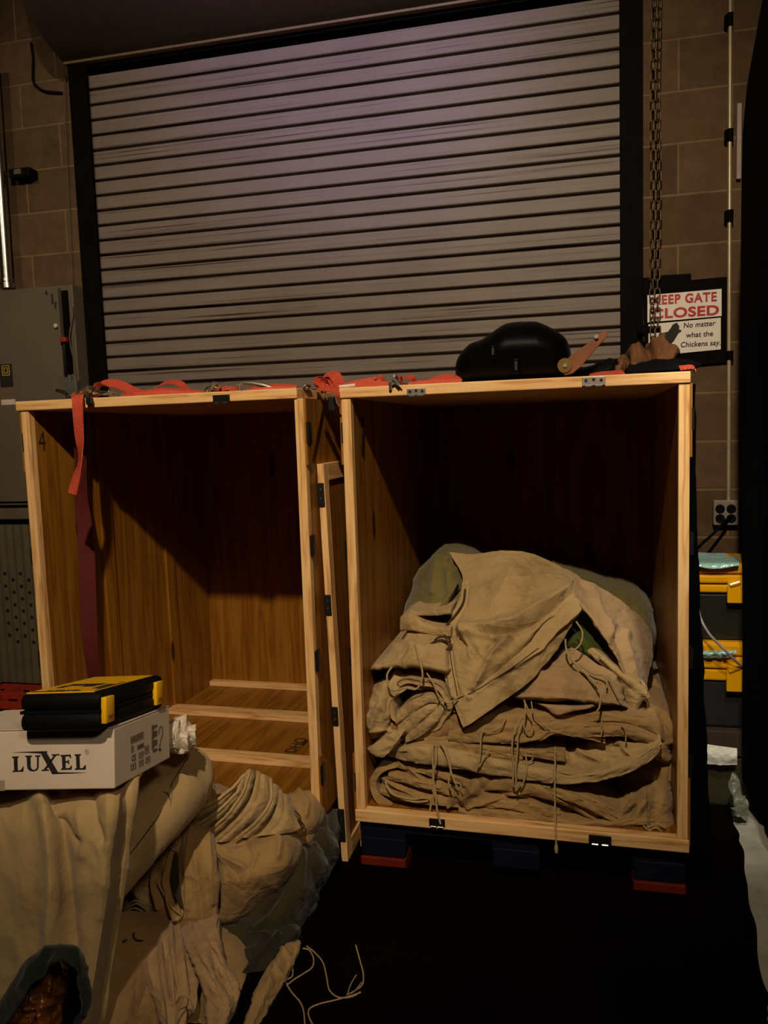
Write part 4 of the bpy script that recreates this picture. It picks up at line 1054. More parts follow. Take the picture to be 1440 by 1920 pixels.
o = patch('dark_cloth', 'plastic_black', [[(1180, 682, 2.34), (1230, 676, 2.34), (1272, 674, 2.36), (1292, 675, 2.36), (1314, 683, 2.36)], [(1178, 692, 2.29), (1230, 686, 2.29), (1270, 682, 2.3), (1290, 682, 2.3), (1316, 684, 2.34)], [(1178, 701, 2.26), (1230, 697, 2.26), (1270, 694, 2.27), (1290, 692, 2.27), (1312, 686, 2.3)]], back=0.10, noise=0.004, ns=24, res=(26, 50)); tag(o, 'flat black cloth at the right front corner of the right crate top', 'cloth')
o = strap('red_strap', [(1274, 690, 2.20), (1284, 689, 2.20), (1296, 688, 2.2), (1302, 691, 2.2), (1303, 698, 2.2)], (0, 1, 0.4), None, 0.03); tag(o, 'small red strap end on the right front corner of the right crate', 'strap')
# ================================================================== CANVAS PACKED IN THE RIGHT CRATE
G_ = 'folded canvas sheets in the right crate'


def fold_thing(label, base, nm='folded_canvas', cat='canvas', group=None):
    return empty(nm, tuple(base), label, cat, group)


# --- bottom folded bundle
cA = fold_thing('lowest folded canvas bundle, wrinkled, lying on the floor of the right crate', (-0.2, 2.5, 0.195))
slab('under_layer', 'canvas_b', [(742, 1520, 1544, 2.235), (800, 1520, 1552, 2.23), (900, 1532, 1558, 2.225), (1000, 1544, 1567, 2.22), (1100, 1553, 1574, 2.22), (1200, 1560, 1578, 2.22), (1266, 1562, 1575, 2.23)], cA, 0.55, seed=3, noise=0.003)
# outer wrap curling up at the left
mb = MB()
cpts = spline([P(*q) for q in [(745, 1432, 2.26), (712, 1440, 2.25), (694, 1462, 2.245), (697, 1490, 2.24), (718, 1515, 2.235), (755, 1532, 2.23), (820, 1541, 2.225), (900, 1546, 2.225)]], 60)
inn = spline([P(*q) for q in [(748, 1438, 2.26), (720, 1447, 2.25), (706, 1464, 2.245), (709, 1486, 2.24), (727, 1505, 2.235), (760, 1519, 2.23), (822, 1527, 2.225), (900, 1533, 2.225)]], 60)
V = []
for i in range(60):
    for k in range(8): V.append(cpts[i] + np.array([0.002 * math.sin(k * 2 + i * .3), 0.06 * k + (0.004 * math.sin(i * .4)), 0.0]))
    for k in range(7, -1, -1): V.append(inn[i] + np.array([0, 0.06 * k, 0.0]))
F = [(i * 16 + k, i * 16 + (k + 1) % 16, (i + 1) * 16 + (k + 1) % 16, (i + 1) * 16 + k) for i in range(59) for k in range(16)] + [tuple(range(16)), tuple(59 * 16 + k for k in range(16))]
mb.add(V, F); mb.build('outer_wrap', 'canvas_b', cA, smooth=True)
patch('rumpled_layer', 'canvas_b', [[(742, 1424, 2.36), (790, 1418, 2.34), (850, 1432, 2.32), (940, 1448, 2.31), (1040, 1462, 2.31), (1130, 1474, 2.34)],
                                    [(716, 1462, 2.29), (780, 1450, 2.27), (850, 1464, 2.25), (940, 1470, 2.245), (1040, 1484, 2.25), (1130, 1498, 2.28)],
                                    [(712, 1490, 2.27), (780, 1482, 2.25), (850, 1490, 2.235), (940, 1494, 2.23), (1040, 1508, 2.235), (1130, 1522, 2.25)],
                                    [(735, 1518, 2.27), (790, 1512, 2.25), (850, 1516, 2.24), (940, 1520, 2.235), (1040, 1532, 2.24), (1140, 1545, 2.25)]], cA,
      folds=[([(748, 1435), (800, 1465), (830, 1475)], 0.022, 8), ([(765, 1428), (810, 1450), (860, 1460)], 0.02, 6), ([(780, 1440), (815, 1462)], -0.02, 5), ([(728, 1465), (790, 1492), (850, 1500)], 0.018, 7), ([(725, 1478), (780, 1503), (850, 1512)], -0.02, 5),
             ([(870, 1490), (930, 1460), (985, 1462)], 0.03, 12), ([(880, 1505), (950, 1490), (1010, 1480)], 0.018, 8), ([(900, 1476), (980, 1500)], -0.015, 6), ([(1000, 1470), (1060, 1500), (1120, 1535)], 0.02, 8), ([(985, 1478), (1050, 1512), (1100, 1535)], -0.02, 6), ([(1060, 1480), (1130, 1530)], 0.02, 7), ([(820, 1440), (870, 1480)], -0.02, 6), ([(845, 1500), (868, 1470)], 0.018, 5)],
      back=0.4, noise=0.006, ns=26, res=(80, 130), seed=11, ang=20, an=1.8)
patch('gathered_end', 'canvas_b', [[(1128, 1500, 2.40), (1160, 1478, 2.38), (1200, 1462, 2.38), (1245, 1452, 2.40), (1262, 1470, 2.42)], [(1120, 1512, 2.31), (1160, 1505, 2.28), (1200, 1492, 2.27), (1245, 1485, 2.28), (1262, 1495, 2.32)], [(1130, 1530, 2.27), (1165, 1528, 2.25), (1205, 1522, 2.24), (1240, 1520, 2.24), (1262, 1530, 2.27)], [(1140, 1552, 2.25), (1170, 1555, 2.235), (1210, 1556, 2.23), (1245, 1560, 2.225), (1268, 1563, 2.24)]], cA,
      folds=[([(1165, 1535), (1195, 1500)], 0.02, 5), ([(1180, 1540), (1205, 1495)], 0.02, 4), ([(1190, 1540), (1222, 1488)], 0.018, 5), ([(1215, 1545), (1218, 1505)], 0.02, 5), ([(1173, 1538), (1200, 1500)], -0.02, 4), ([(1208, 1540), (1213, 1500)], -0.02, 4)], back=0.35, noise=0.004, ns=22, res=(60, 60), seed=14)
slab('folded_layer', 'canvas_b', [(860, 1514, 1530, 2.215), (930, 1520, 1538, 2.205), (1010, 1530, 1548, 2.20), (1090, 1540, 1556, 2.20), (1180, 1536, 1550, 2.21), (1225, 1534, 1546, 2.22)], cA, 0.3, seed=8, noise=0.004)
slab('folded_layer', 'canvas_b', [(830, 1532, 1541, 2.205), (900, 1535, 1545, 2.20), (1000, 1546, 1556, 2.195), (1080, 1554, 1563, 2.195), (1170, 1558, 1567, 2.20), (1268, 1562, 1571, 2.21)], cA, 0.35, seed=9, noise=0.003)
for k, st in enumerate(([(745, 1428, 1440, 2.26), (790, 1438, 1452, 2.235), (840, 1450, 1468, 2.225), (890, 1466, 1476, 2.24)], [(728, 1450, 1462, 2.25), (780, 1462, 1476, 2.225), (830, 1474, 1490, 2.215), (880, 1494, 1502, 2.23)], [(712, 1478, 1488, 2.245), (760, 1494, 1504, 2.22), (812, 1502, 1510, 2.21), (860, 1508, 1514, 2.22)],
                        [(880, 1474, 1486, 2.24), (940, 1458, 1486, 2.21), (1000, 1462, 1498, 2.205), (1060, 1492, 1512, 2.21), (1120, 1524, 1534, 2.225)], [(985, 1464, 1472, 2.22), (1040, 1478, 1494, 2.20), (1100, 1502, 1520, 2.195), (1155, 1534, 1546, 2.21)], [(1045, 1474, 1482, 2.235), (1100, 1492, 1508, 2.215), (1165, 1524, 1540, 2.215)], [(860, 1494, 1508, 2.225), (920, 1500, 1516, 2.21), (990, 1506, 1526, 2.205), (1050, 1524, 1540, 2.205)])):
    slab('crease_fold', 'canvas_b', st, cA, 0.12, bulge=0.8, seed=200 + k, noise=0.004)
cord('tie_cord', [(1206, 1548, 2.205), (1216, 1556, 2.20), (1230, 1552, 2.20), (1240, 1560, 2.20), (1228, 1562, 2.20), (1214, 1553, 2.20), (1232, 1545, 2.20), (1248, 1552, 2.20)], 0.0028, 'cord', cA)
for pts in ([(722, 1465, 2.22), (735, 1488, 2.21), (770, 1498, 2.205), (800, 1496, 2.20), (808, 1505, 2.20), (806, 1525, 2.195), (813, 1533, 2.19)], [(725, 1472, 2.22), (742, 1492, 2.215), (775, 1503, 2.205), (803, 1502, 2.20)]):
    cord('tie_cord', pts, 0.0032, 'cord', cA)

# --- middle folded bundle
cB = fold_thing('thick folded canvas with many edges and hanging ties in the middle of the right pile', (-0.2, 2.5, 0.40))
slab('folded_layer', 'canvas_b', [(820, 1345, 1372, 2.28), (900, 1342, 1368, 2.26), (1000, 1338, 1360, 2.25), (1090, 1336, 1354, 2.25), (1170, 1340, 1356, 2.26), (1230, 1352, 1378, 2.29), (1254, 1372, 1405, 2.33)], cB, 0.5, seed=21, noise=0.004)
slab('folded_layer', 'canvas_b', [(850, 1368, 1386, 2.25), (940, 1358, 1384, 2.23), (1040, 1354, 1382, 2.22), (1120, 1360, 1382, 2.225), (1180, 1364, 1386, 2.24), (1240, 1386, 1404, 2.27)], cB, 0.45, seed=22, noise=0.006)
slab('folded_layer', 'canvas_b', [(840, 1378, 1392, 2.225), (900, 1376, 1394, 2.215), (960, 1380, 1396, 2.205), (1010, 1376, 1390, 2.20), (1042, 1366, 1376, 2.205), (1090, 1374, 1386, 2.22), (1135, 1386, 1394, 2.235)], cB, 0.3, seed=23, noise=0.004)
slab('folded_layer', 'canvas_b', [(840, 1392, 1404, 2.225), (910, 1398, 1410, 2.215), (990, 1406, 1420, 2.215), (1060, 1412, 1430, 2.225)], cB, 0.4, seed=25, noise=0.004)
patch('pouch_face', 'canvas', [[(900, 1404, 2.34), (990, 1400, 2.33), (1060, 1400, 2.32), (1130, 1388, 2.27), (1190, 1388, 2.27), (1240, 1390, 2.29)], [(895, 1420, 2.30), (990, 1420, 2.29), (1060, 1418, 2.275), (1130, 1410, 2.265), (1190, 1402, 2.245), (1238, 1394, 2.28)], [(895, 1440, 2.29), (990, 1444, 2.275), (1060, 1448, 2.26), (1130, 1442, 2.25), (1190, 1424, 2.245), (1236, 1402, 2.28)], [(895, 1462, 2.27), (990, 1466, 2.25), (1060, 1468, 2.245), (1130, 1462, 2.24), (1190, 1444, 2.255), (1234, 1415, 2.29)]], cB,
      folds=[([(1042, 1410), (1048, 1440)], 0.012, 6), ([(1060, 1408), (1072, 1445)], 0.012, 4), ([(1085, 1410), (1125, 1425), (1122, 1445)], 0.012, 6), ([(1160, 1395), (1185, 1415)], 0.012, 5), ([(1150, 1400), (1210, 1396)], -0.01, 4)], back=0.35, noise=0.004, ns=30, res=(60, 100), seed=26)
slab('hem_band', 'canvas', [(722, 1404, 1416, 2.29), (760, 1402, 1428, 2.225), (800, 1402, 1436, 2.205), (870, 1412, 1446, 2.20), (950, 1430, 1460, 2.195), (1030, 1446, 1470, 2.19), (1090, 1452, 1470, 2.19), (1150, 1438, 1459, 2.195), (1200, 1416, 1440, 2.21), (1228, 1398, 1420, 2.23), (1240, 1388, 1400, 2.25)], cB, 0.25, bulge=0.4, seed=27, noise=0.005, n=90)
slab('folded_layer', 'canvas_b', [(795, 1384, 1404, 2.24), (860, 1392, 1412, 2.22), (920, 1404, 1420, 2.215), (980, 1420, 1436, 2.21)], cB, 0.3, seed=28, noise=0.004)
patch('side_bulge', 'canvas_b', [[(1190, 1300, 2.55), (1225, 1300, 2.52), (1252, 1315, 2.52), (1262, 1340, 2.56)], [(1195, 1345, 2.38), (1232, 1342, 2.37), (1258, 1355, 2.40), (1266, 1375, 2.48)], [(1210, 1385, 2.32), (1240, 1382, 2.32), (1258, 1392, 2.35), (1267, 1400, 2.42)], [(1225, 1420, 2.31), (1242, 1428, 2.31), (1255, 1432, 2.34), (1262, 1435, 2.40)]], cB,
      folds=[([(1185, 1330), (1225, 1345), (1250, 1390)], 0.016, 6), ([(1200, 1320), (1240, 1345), (1258, 1385)], 0.016, 6), ([(1190, 1345), (1230, 1362), (1240, 1390)], -0.014, 5)], back=0.3, noise=0.004, ns=25, res=(50, 40), seed=29)
slab('folded_layer', 'canvas_b', [(1160, 1462, 1500, 2.38), (1215, 1435, 1490, 2.36), (1258, 1415, 1480, 2.36)], cB, 0.3, seed=30, noise=0.006)
for pts, r in (([(978, 1345, 2.20), (970, 1358, 2.19), (962, 1380, 2.18), (960, 1410, 2.175), (963, 1440, 2.175), (962, 1470, 2.175), (968, 1476, 2.18), (976, 1466, 2.18)], 0.0028), ([(981, 1350, 2.20), (972, 1375, 2.18), (970, 1410, 2.175), (967, 1445, 2.172), (969, 1482, 2.172)], 0.0028), ([(984, 1314, 2.2), (985, 1335, 2.19), (982, 1360, 2.185), (990, 1375, 2.185), (999, 1370, 2.185), (998, 1350, 2.19), (990, 1330, 2.195), (982, 1312, 2.2)], 0.0022), ([(996, 1315, 2.2), (1000, 1335, 2.195), (1012, 1352, 2.195), (1030, 1367, 2.195)], 0.002),
               ([(910, 1360, 2.20), (903, 1375, 2.19), (901, 1400, 2.185), (899, 1425, 2.18), (895, 1440, 2.18)], 0.0028), ([(918, 1405, 2.19), (906, 1425, 2.185), (898, 1438, 2.18)], 0.0022), ([(905, 1373, 2.2), (925, 1370, 2.2), (942, 1360, 2.21), (948, 1340, 2.22)], 0.002),
               ([(813, 1388, 2.195), (811, 1420, 2.185), (813, 1450, 2.18), (812, 1480, 2.175), (818, 1502, 2.17)], 0.003), ([(818, 1390, 2.195), (818, 1425, 2.185), (812, 1455, 2.18), (817, 1490, 2.17), (819, 1515, 2.165), (826, 1545, 2.16)], 0.0032), ([(823, 1388, 2.195), (835, 1410, 2.185), (844, 1440, 2.18), (848, 1455, 2.175), (858, 1478, 2.175)], 0.003), ([(829, 1390, 2.195), (840, 1415, 2.185), (845, 1445, 2.18), (841, 1465, 2.175), (846, 1482, 2.175)], 0.003), ([(846, 1450, 2.18), (852, 1465, 2.175), (862, 1470, 2.175), (866, 1482, 2.175)], 0.0022),
               ([(1041, 1410, 2.19), (1040, 1440, 2.185), (1036, 1465, 2.18), (1031, 1467, 2.18)], 0.0026), ([(1041, 1400, 2.195), (1041, 1440, 2.183), (1040, 1480, 2.175), (1041, 1520, 2.165), (1042, 1560, 2.150), (1043, 1590, 2.150)], 0.0026), ([(985, 1412, 2.195), (988, 1440, 2.185), (982, 1465, 2.18), (975, 1475, 2.18)], 0.0024), ([(1000, 1410, 2.2), (998, 1424, 2.2), (988, 1430, 2.19)], 0.002),
               ([(1128, 1352, 2.2), (1130, 1365, 2.2), (1127, 1380, 2.2)], 0.002), ([(1165, 1358, 2.22), (1173, 1372, 2.22), (1173, 1392, 2.22)], 0.002)):
    cord('tie_cord', pts, r, 'cord', cB, knot=(pts[-1][1] == 1590))

# --- rolled bundle, left
cC = fold_thing('tightly rolled canvas with its spiral end facing out at the left of the pile', (-0.42, 2.4, 0.47), 'rolled_canvas')
ctr = P(783, 1326, 2.245); YF = 2.235
mb = MB(); V = []; ns_ = 220; turns = 1.7
for i in range(ns_):
    t = i / (ns_ - 1); a = -2.2 + turns * 2 * PI * t; r = 0.050 + 0.031 * t
    sx = 1.16 + 0.05 * math.sin(a * 2); wob = 0.004 * math.sin(3 * a) + 0.003 * math.sin(7 * a + 1)
    for (dr, q) in ((0.0, 0), (0.010, 0), (0.0125, 1), (0.010, 2), (0.0, 2), (-0.0025, 1)):
        y = YF + (0.004 if q != 1 else 0.0) + 0.006 * math.sin(a * 1.7) + (0.028 * (1 - t)) if q < 2 else 2.72
        rr = r + dr + wob; V.append((ctr[0] + sx * rr * math.cos(a), y, ctr[2] + 0.97 * rr * math.sin(a)))
m6 = 6; F = [(i * m6 + k, i * m6 + (k + 1) % m6, (i + 1) * m6 + (k + 1) % m6, (i + 1) * m6 + k) for i in range(ns_ - 1) for k in range(m6)] + [tuple(range(6)), tuple((ns_ - 1) * 6 + k for k in range(6))]
mb.add(V, F); mb.build('roll', 'canvas', cC, smooth=True, sharp=60)
for st in ([(742, 1340, 1362, 2.24), (770, 1316, 1340, 2.232), (800, 1305, 1322, 2.232), (822, 1306, 1318, 2.24)], [(745, 1362, 1384, 2.24), (765, 1345, 1376, 2.23), (795, 1325, 1350, 2.23), (820, 1318, 1334, 2.24)], [(760, 1380, 1394, 2.24), (785, 1360, 1384, 2.228), (812, 1336, 1364, 2.228), (832, 1315, 1340, 2.236)]):
    slab('inner_fold', 'canvas', st, cC, 0.3, seed=int(st[0][0]), noise=0.003)
patch('wrap_side', 'canvas', [[(738, 1258, 2.38), (722, 1266, 2.33), (740, 1262, 2.30), (775, 1266, 2.29)][::-1][::-1], [(700, 1285, 2.34), (712, 1290, 2.27), (730, 1292, 2.25), (758, 1290, 2.25)], [(676, 1335, 2.33), (688, 1338, 2.25), (708, 1338, 2.235), (728, 1335, 2.24)], [(680, 1380, 2.32), (694, 1384, 2.25), (720, 1384, 2.23), (748, 1378, 2.235)], [(688, 1405, 2.33), (705, 1412, 2.25), (728, 1410, 2.23), (750, 1395, 2.235)]], cC,
      folds=[([(745, 1265), (715, 1310), (700, 1360)], 0.015, 7), ([(730, 1275), (690, 1330)], -0.012, 7), ([(690, 1395), (740, 1362)], -0.02, 8), ([(700, 1370), (745, 1372)], 0.012, 6), ([(720, 1310), (722, 1345)], 0.012, 6)], back=0.3, noise=0.006, ns=30, res=(70, 50), seed=33)
patch('hanging_corner', 'canvas', [[(728, 1380, 2.22), (745, 1368, 2.215), (762, 1366, 2.215)], [(700, 1396, 2.22), (728, 1395, 2.21), (752, 1380, 2.21)], [(690, 1402, 2.225), (715, 1412, 2.212), (742, 1395, 2.21)], [(695, 1412, 2.225), (716, 1420, 2.212), (728, 1412, 2.21)]], cC, noise=0.003, ns=20, res=(30, 30))
slab('under_roll', 'canvas_b', [(730, 1352, 1392, 2.27), (790, 1345, 1394, 2.255), (850, 1330, 1380, 2.26), (872, 1335, 1365, 2.28)], cC, 0.35, seed=38, noise=0.006)
cord('tie_cord', [(735, 1250, 2.235), (726, 1265, 2.22), (728, 1285, 2.21), (738, 1294, 2.21), (760, 1290, 2.21), (780, 1292, 2.21), (790, 1278, 2.21), (792, 1260, 2.215), (785, 1232, 2.23), (778, 1203, 2.26)], 0.003, 'cord', cC)
cord('tie_cord', [(800, 1262, 2.225), (812, 1280, 2.215), (820, 1300, 2.21), (830, 1312, 2.205), (842, 1318, 2.205), (858, 1308, 2.205)], 0.0026, 'cord', cC)

# --- folded sheet with the left flap
cF = fold_thing('folded canvas whose short flap sticks out left above the rolled bundle', (-0.35, 2.5, 0.60))
patch('flap', 'canvas', [[(770, 1178, 2.42), (800, 1180, 2.41), (842, 1182, 2.40)], [(748, 1205, 2.36), (790, 1200, 2.33), (842, 1200, 2.33)], [(718, 1230, 2.29), (775, 1225, 2.26), (842, 1228, 2.27)], [(692, 1257, 2.245), (765, 1248, 2.225), (842, 1262, 2.23)]], cF, folds=[([(735, 1215), (800, 1215), (840, 1210)], 0.01, 5), ([(700, 1252), (765, 1240), (840, 1255)], 0.004, 4), ([(775, 1215), (760, 1245)], 0.008, 8)], back=0.25, noise=0.004, ns=32, res=(50, 60), seed=41)
slab('rolled_edge', 'canvas', [(750, 1158, 1186, 2.40), (770, 1152, 1184, 2.37), (800, 1170, 1190, 2.36), (845, 1180, 1194, 2.34)], cF, 0.2, seed=43, noise=0.003)
slab('upper_edge', 'canvas', [(768, 1146, 1154, 2.395), (800, 1146, 1155, 2.38), (845, 1143, 1153, 2.36)], cF, 0.2, seed=44, noise=0.002)
patch('inner_green', 'canvas_dark', [[(780, 1156, 2.44), (845, 1152, 2.42)], [(780, 1172, 2.42), (845, 1168, 2.40)]], cF, noise=0.002, res=(16, 20))

# --- hemmed sheet right of the corner
cH = fold_thing('folded canvas with a stitched hem and drawcords, right of the hanging corner', (0.05, 2.45, 0.55))
patch('hemmed_face', 'canvas_pink', [[(1010, 1215, 2.46), (1070, 1212, 2.44), (1120, 1240, 2.42), (1158, 1262, 2.42)], [(1000, 1250, 2.36), (1065, 1248, 2.34), (1120, 1262, 2.33), (1165, 1285, 2.35)], [(985, 1285, 2.28), (1065, 1285, 2.26), (1120, 1295, 2.26), (1170, 1308, 2.29)], [(962, 1308, 2.24), (1060, 1315, 2.215), (1120, 1318, 2.22), (1178, 1328, 2.26)]], cH,
      folds=[([(1000, 1268), (1080, 1268), (1160, 1290)], 0.01, 6), ([(990, 1292), (1080, 1296), (1165, 1312)], -0.006, 3), ([(1070, 1225), (1120, 1255), (1150, 1275)], 0.012, 5)], back=0.3, noise=0.005, ns=26, res=(50, 70), seed=47, an=2.0)
patch('lower_corner', 'canvas_pink', [[(1000, 1318, 2.245), (1060, 1322, 2.235), (1120, 1320, 2.235)], [(1020, 1326, 2.235), (1060, 1330, 2.222), (1110, 1328, 2.228)], [(1036, 1338, 2.235), (1046, 1341, 2.222), (1062, 1336, 2.228)]], cH, back=0.15, noise=0.002, res=(30, 30))
for pts in ([(1080, 1165, 2.33), (1092, 1185, 2.32), (1088, 1208, 2.31), (1074, 1222, 2.30), (1072, 1235, 2.29), (1098, 1262, 2.26), (1118, 1285, 2.225), (1126, 1302, 2.21), (1124, 1325, 2.20), (1119, 1334, 2.20)], [(1060, 1198, 2.32), (1062, 1218, 2.31), (1072, 1238, 2.29), (1100, 1265, 2.255), (1120, 1280, 2.23)], [(1085, 1245, 2.28), (1110, 1262, 2.26), (1135, 1268, 2.25), (1138, 1290, 2.24)], [(1140, 1265, 2.26), (1150, 1285, 2.25), (1165, 1312, 2.23)]):
    cord('draw_cord', pts, 0.0028, 'cord', cH)

# --- green and olive pieces
cGr = patch('green_canvas', 'canvas_green', [[(1052, 1160, 2.50), (1090, 1172, 2.48), (1125, 1200, 2.48), (1160, 1245, 2.48)], [(1048, 1185, 2.44), (1088, 1195, 2.42), (1125, 1220, 2.42), (1168, 1262, 2.43)], [(1055, 1215, 2.42), (1085, 1220, 2.41), (1130, 1245, 2.41), (1170, 1280, 2.42)]], back=0.2, noise=0.005, ns=30, res=(40, 40), seed=51)
tag(cGr, 'bright green canvas showing under the folded-back corner of the top sheet', 'canvas')
o = patch('olive_canvas', 'canvas_olive', [[(1035, 1052, 2.95), (1080, 1068, 2.92), (1140, 1095, 2.9), (1195, 1115, 2.92), (1222, 1145, 2.98)], [(1050, 1080, 2.75), (1100, 1105, 2.74), (1160, 1140, 2.74), (1208, 1165, 2.76), (1226, 1190, 2.85)], [(1060, 1120, 2.70), (1110, 1150, 2.70), (1170, 1190, 2.70), (1212, 1215, 2.72), (1228, 1240, 2.8)], [(1080, 1220, 2.66), (1130, 1240, 2.66), (1180, 1270, 2.66), (1220, 1300, 2.68), (1232, 1320, 2.75)]], back=0.22, noise=0.010, ns=50, res=(50, 60), seed=53)
tag(o, 'olive canvas bundle in shadow at the back right of the pile', 'canvas')
o = patch('olive_canvas', 'canvas_olive', [[(772, 1108, 2.74), (788, 1068, 2.70), (830, 1031, 2.68), (874, 1037, 2.74), (905, 1050, 2.80)], [(764, 1130, 2.66), (795, 1095, 2.58), (835, 1075, 2.54), (870, 1075, 2.64), (905, 1080, 2.74)], [(758, 1155, 2.60), (795, 1135, 2.52), (835, 1118, 2.47), (866, 1120, 2.55), (900, 1125, 2.66)], [(754, 1176, 2.55), (795, 1168, 2.47), (830, 1160, 2.43), (850, 1165, 2.47), (880, 1170, 2.58)]],
      folds=[([(835, 1060), (825, 1110), (815, 1150)], -0.02, 7), ([(850, 1095), (830, 1140)], 0.014, 5), ([(862, 1110), (845, 1130)], -0.014, 4), ([(845, 1050), (870, 1065)], -0.012, 5), ([(820, 1045), (812, 1110)], 0.012, 8)], back=0.22, noise=0.006, ns=40, res=(60, 60), seed=55)
tag(o, 'olive-tan canvas bundle at the top left of the pile behind the draped sheet', 'canvas')

# --- draped top sheet
cD = fold_thing('large tan canvas sheet draped over the top of the pile with its corner hanging forward', (-0.1, 2.6, 0.62), 'draped_canvas')
patch('sheet', 'canvas', [
    [(842, 1036, 2.66), (884, 1040, 2.63), (930, 1034, 2.60), (990, 1036, 2.60), (1045, 1058, 2.58), (1078, 1084, 2.56)],
    [(868, 1085, 2.52), (902, 1088, 2.48), (950, 1084, 2.46), (1000, 1084, 2.46), (1042, 1090, 2.45), (1070, 1100, 2.46)],
    [(856, 1140, 2.43), (895, 1142, 2.38), (950, 1140, 2.35), (1000, 1135, 2.35), (1040, 1126, 2.38), (1078, 1118, 2.42)],
    [(838, 1190, 2.36), (880, 1190, 2.31), (940, 1186, 2.29), (1000, 1172, 2.30), (1045, 1152, 2.34), (1086, 1138, 2.39)],
    [(832, 1250, 2.29), (880, 1246, 2.25), (930, 1236, 2.25), (985, 1216, 2.27), (1030, 1188, 2.32), (1078, 1160, 2.38)],
    [(846, 1308, 2.235), (875, 1308, 2.215), (915, 1294, 2.22), (965, 1264, 2.245), (1010, 1230, 2.29), (1062, 1188, 2.36)],
    [(869, 1364, 2.195), (884, 1356, 2.19), (915, 1334, 2.205), (955, 1306, 2.23), (1000, 1270, 2.27), (1046, 1214, 2.34)]], cD,
      folds=[([(1062, 1106), (1030, 1130), (985, 1152), (975, 1162), (930, 1176), (870, 1180)], 0.020, 13), ([(1060, 1122), (1000, 1168), (960, 1186), (900, 1190)], -0.018, 10), ([(1085, 1142), (1040, 1180), (1015, 1215), (960, 1250), (880, 1308)], 0.010, 6), ([(1045, 1150), (1015, 1185), (1000, 1205), (950, 1245), (885, 1300)], -0.014, 8), ([(840, 1180), (900, 1232), (925, 1200)], -0.016, 9), ([(872, 1200), (885, 1232), (905, 1226)], 0.012, 6), ([(955, 1195), (925, 1220), (890, 1290)], 0.014, 7),
             ([(872, 1095), (868, 1130), (838, 1175), (835, 1215), (850, 1305)], 0.008, 5), ([(878, 1097), (874, 1132), (846, 1180), (843, 1215), (858, 1303)], -0.008, 3), ([(960, 1070), (930, 1130)], 0.008, 16), ([(870, 1190), (960, 1195)], 0.012, 5), ([(1000, 1100), (990, 1140)], -0.006, 14)],
      res=(130, 110), noise=0.0035, ns=40, seed=61, thick=0.005)
patch('turned_flap', 'canvas_pink', [
    [(1040, 1056, 2.60), (1090, 1083, 2.60), (1150, 1118, 2.62), (1195, 1152, 2.64), (1222, 1192, 2.68)],
    [(1058, 1096, 2.46), (1095, 1126, 2.44), (1145, 1160, 2.46), (1190, 1186, 2.51), (1223, 1218, 2.59)],
    [(1074, 1116, 2.42), (1112, 1158, 2.375), (1155, 1198, 2.38), (1190, 1220, 2.42), (1221, 1245, 2.52)],
    [(1098, 1148, 2.39), (1134, 1195, 2.35), (1165, 1235, 2.35), (1192, 1258, 2.38), (1214, 1278, 2.46)],
    [(1135, 1198, 2.36), (1160, 1238, 2.335), (1182, 1275, 2.33), (1195, 1297, 2.34), (1204, 1310, 2.38)]], cD,
      folds=[([(1110, 1105), (1118, 1140), (1145, 1190)], 0.014, 8), ([(1170, 1190), (1185, 1240), (1196, 1290)], 0.008, 7), ([(1155, 1190), (1175, 1250), (1190, 1290)], -0.008, 7), ([(1090, 1090), (1110, 1110)], -0.01, 8), ([(1140, 1170), (1178, 1192)], 0.01, 5)], res=(90, 70), noise=0.004, ns=34, seed=63, thick=0.005, ang=60)
patch('folded_tip', 'canvas', [[(1090, 1212, 2.42), (1105, 1210, 2.41), (1120, 1215, 2.41)], [(1120, 1240, 2.385), (1145, 1245, 2.365), (1165, 1255, 2.365)], [(1160, 1275, 2.35), (1185, 1285, 2.33), (1208, 1300, 2.335)], [(1170, 1308, 2.345), (1192, 1310, 2.32), (1210, 1302, 2.335)], [(1178, 1338, 2.335), (1188, 1340, 2.325), (1196, 1332, 2.33)]], cD, folds=[([(1130, 1235), (1208, 1302)], 0.012, 5)], res=(50, 30), noise=0.002, ns=24, back=0.06)
cord('tie_cord', [on('sheet', 872, 1105, .006), on('sheet', 868, 1130, .007), on('sheet', 852, 1155, .007), on('sheet', 838, 1172, .007), on('sheet', 834, 1192, .008), on('sheet', 840, 1206, .014), P(838, 1218, 2.29), P(824, 1216, 2.29), P(815, 1202, 2.30), P(826, 1194, 2.30), P(840, 1196, 2.29), P(843, 1204, 2.285), P(826, 1200, 2.285), P(806, 1208, 2.285), P(796, 1214, 2.285)], 0.0032, 'cord_dark', cD, n=120)
cord('seam', [on('sheet', 842, 1205, .003), on('sheet', 846, 1240, .003), on('sheet', 852, 1275, .003), on('sheet', 858, 1305, .003)], 0.0014, 'cord_dark', cD)
cord('seam', [on('sheet', 846, 1310, .004), on('sheet', 862, 1308, .004), on('sheet', 900, 1290, .003), on('sheet', 960, 1252, .003), on('sheet', 1010, 1215, .003)], 0.0014, 'cord_dark', cD)
FOLD = 1.05
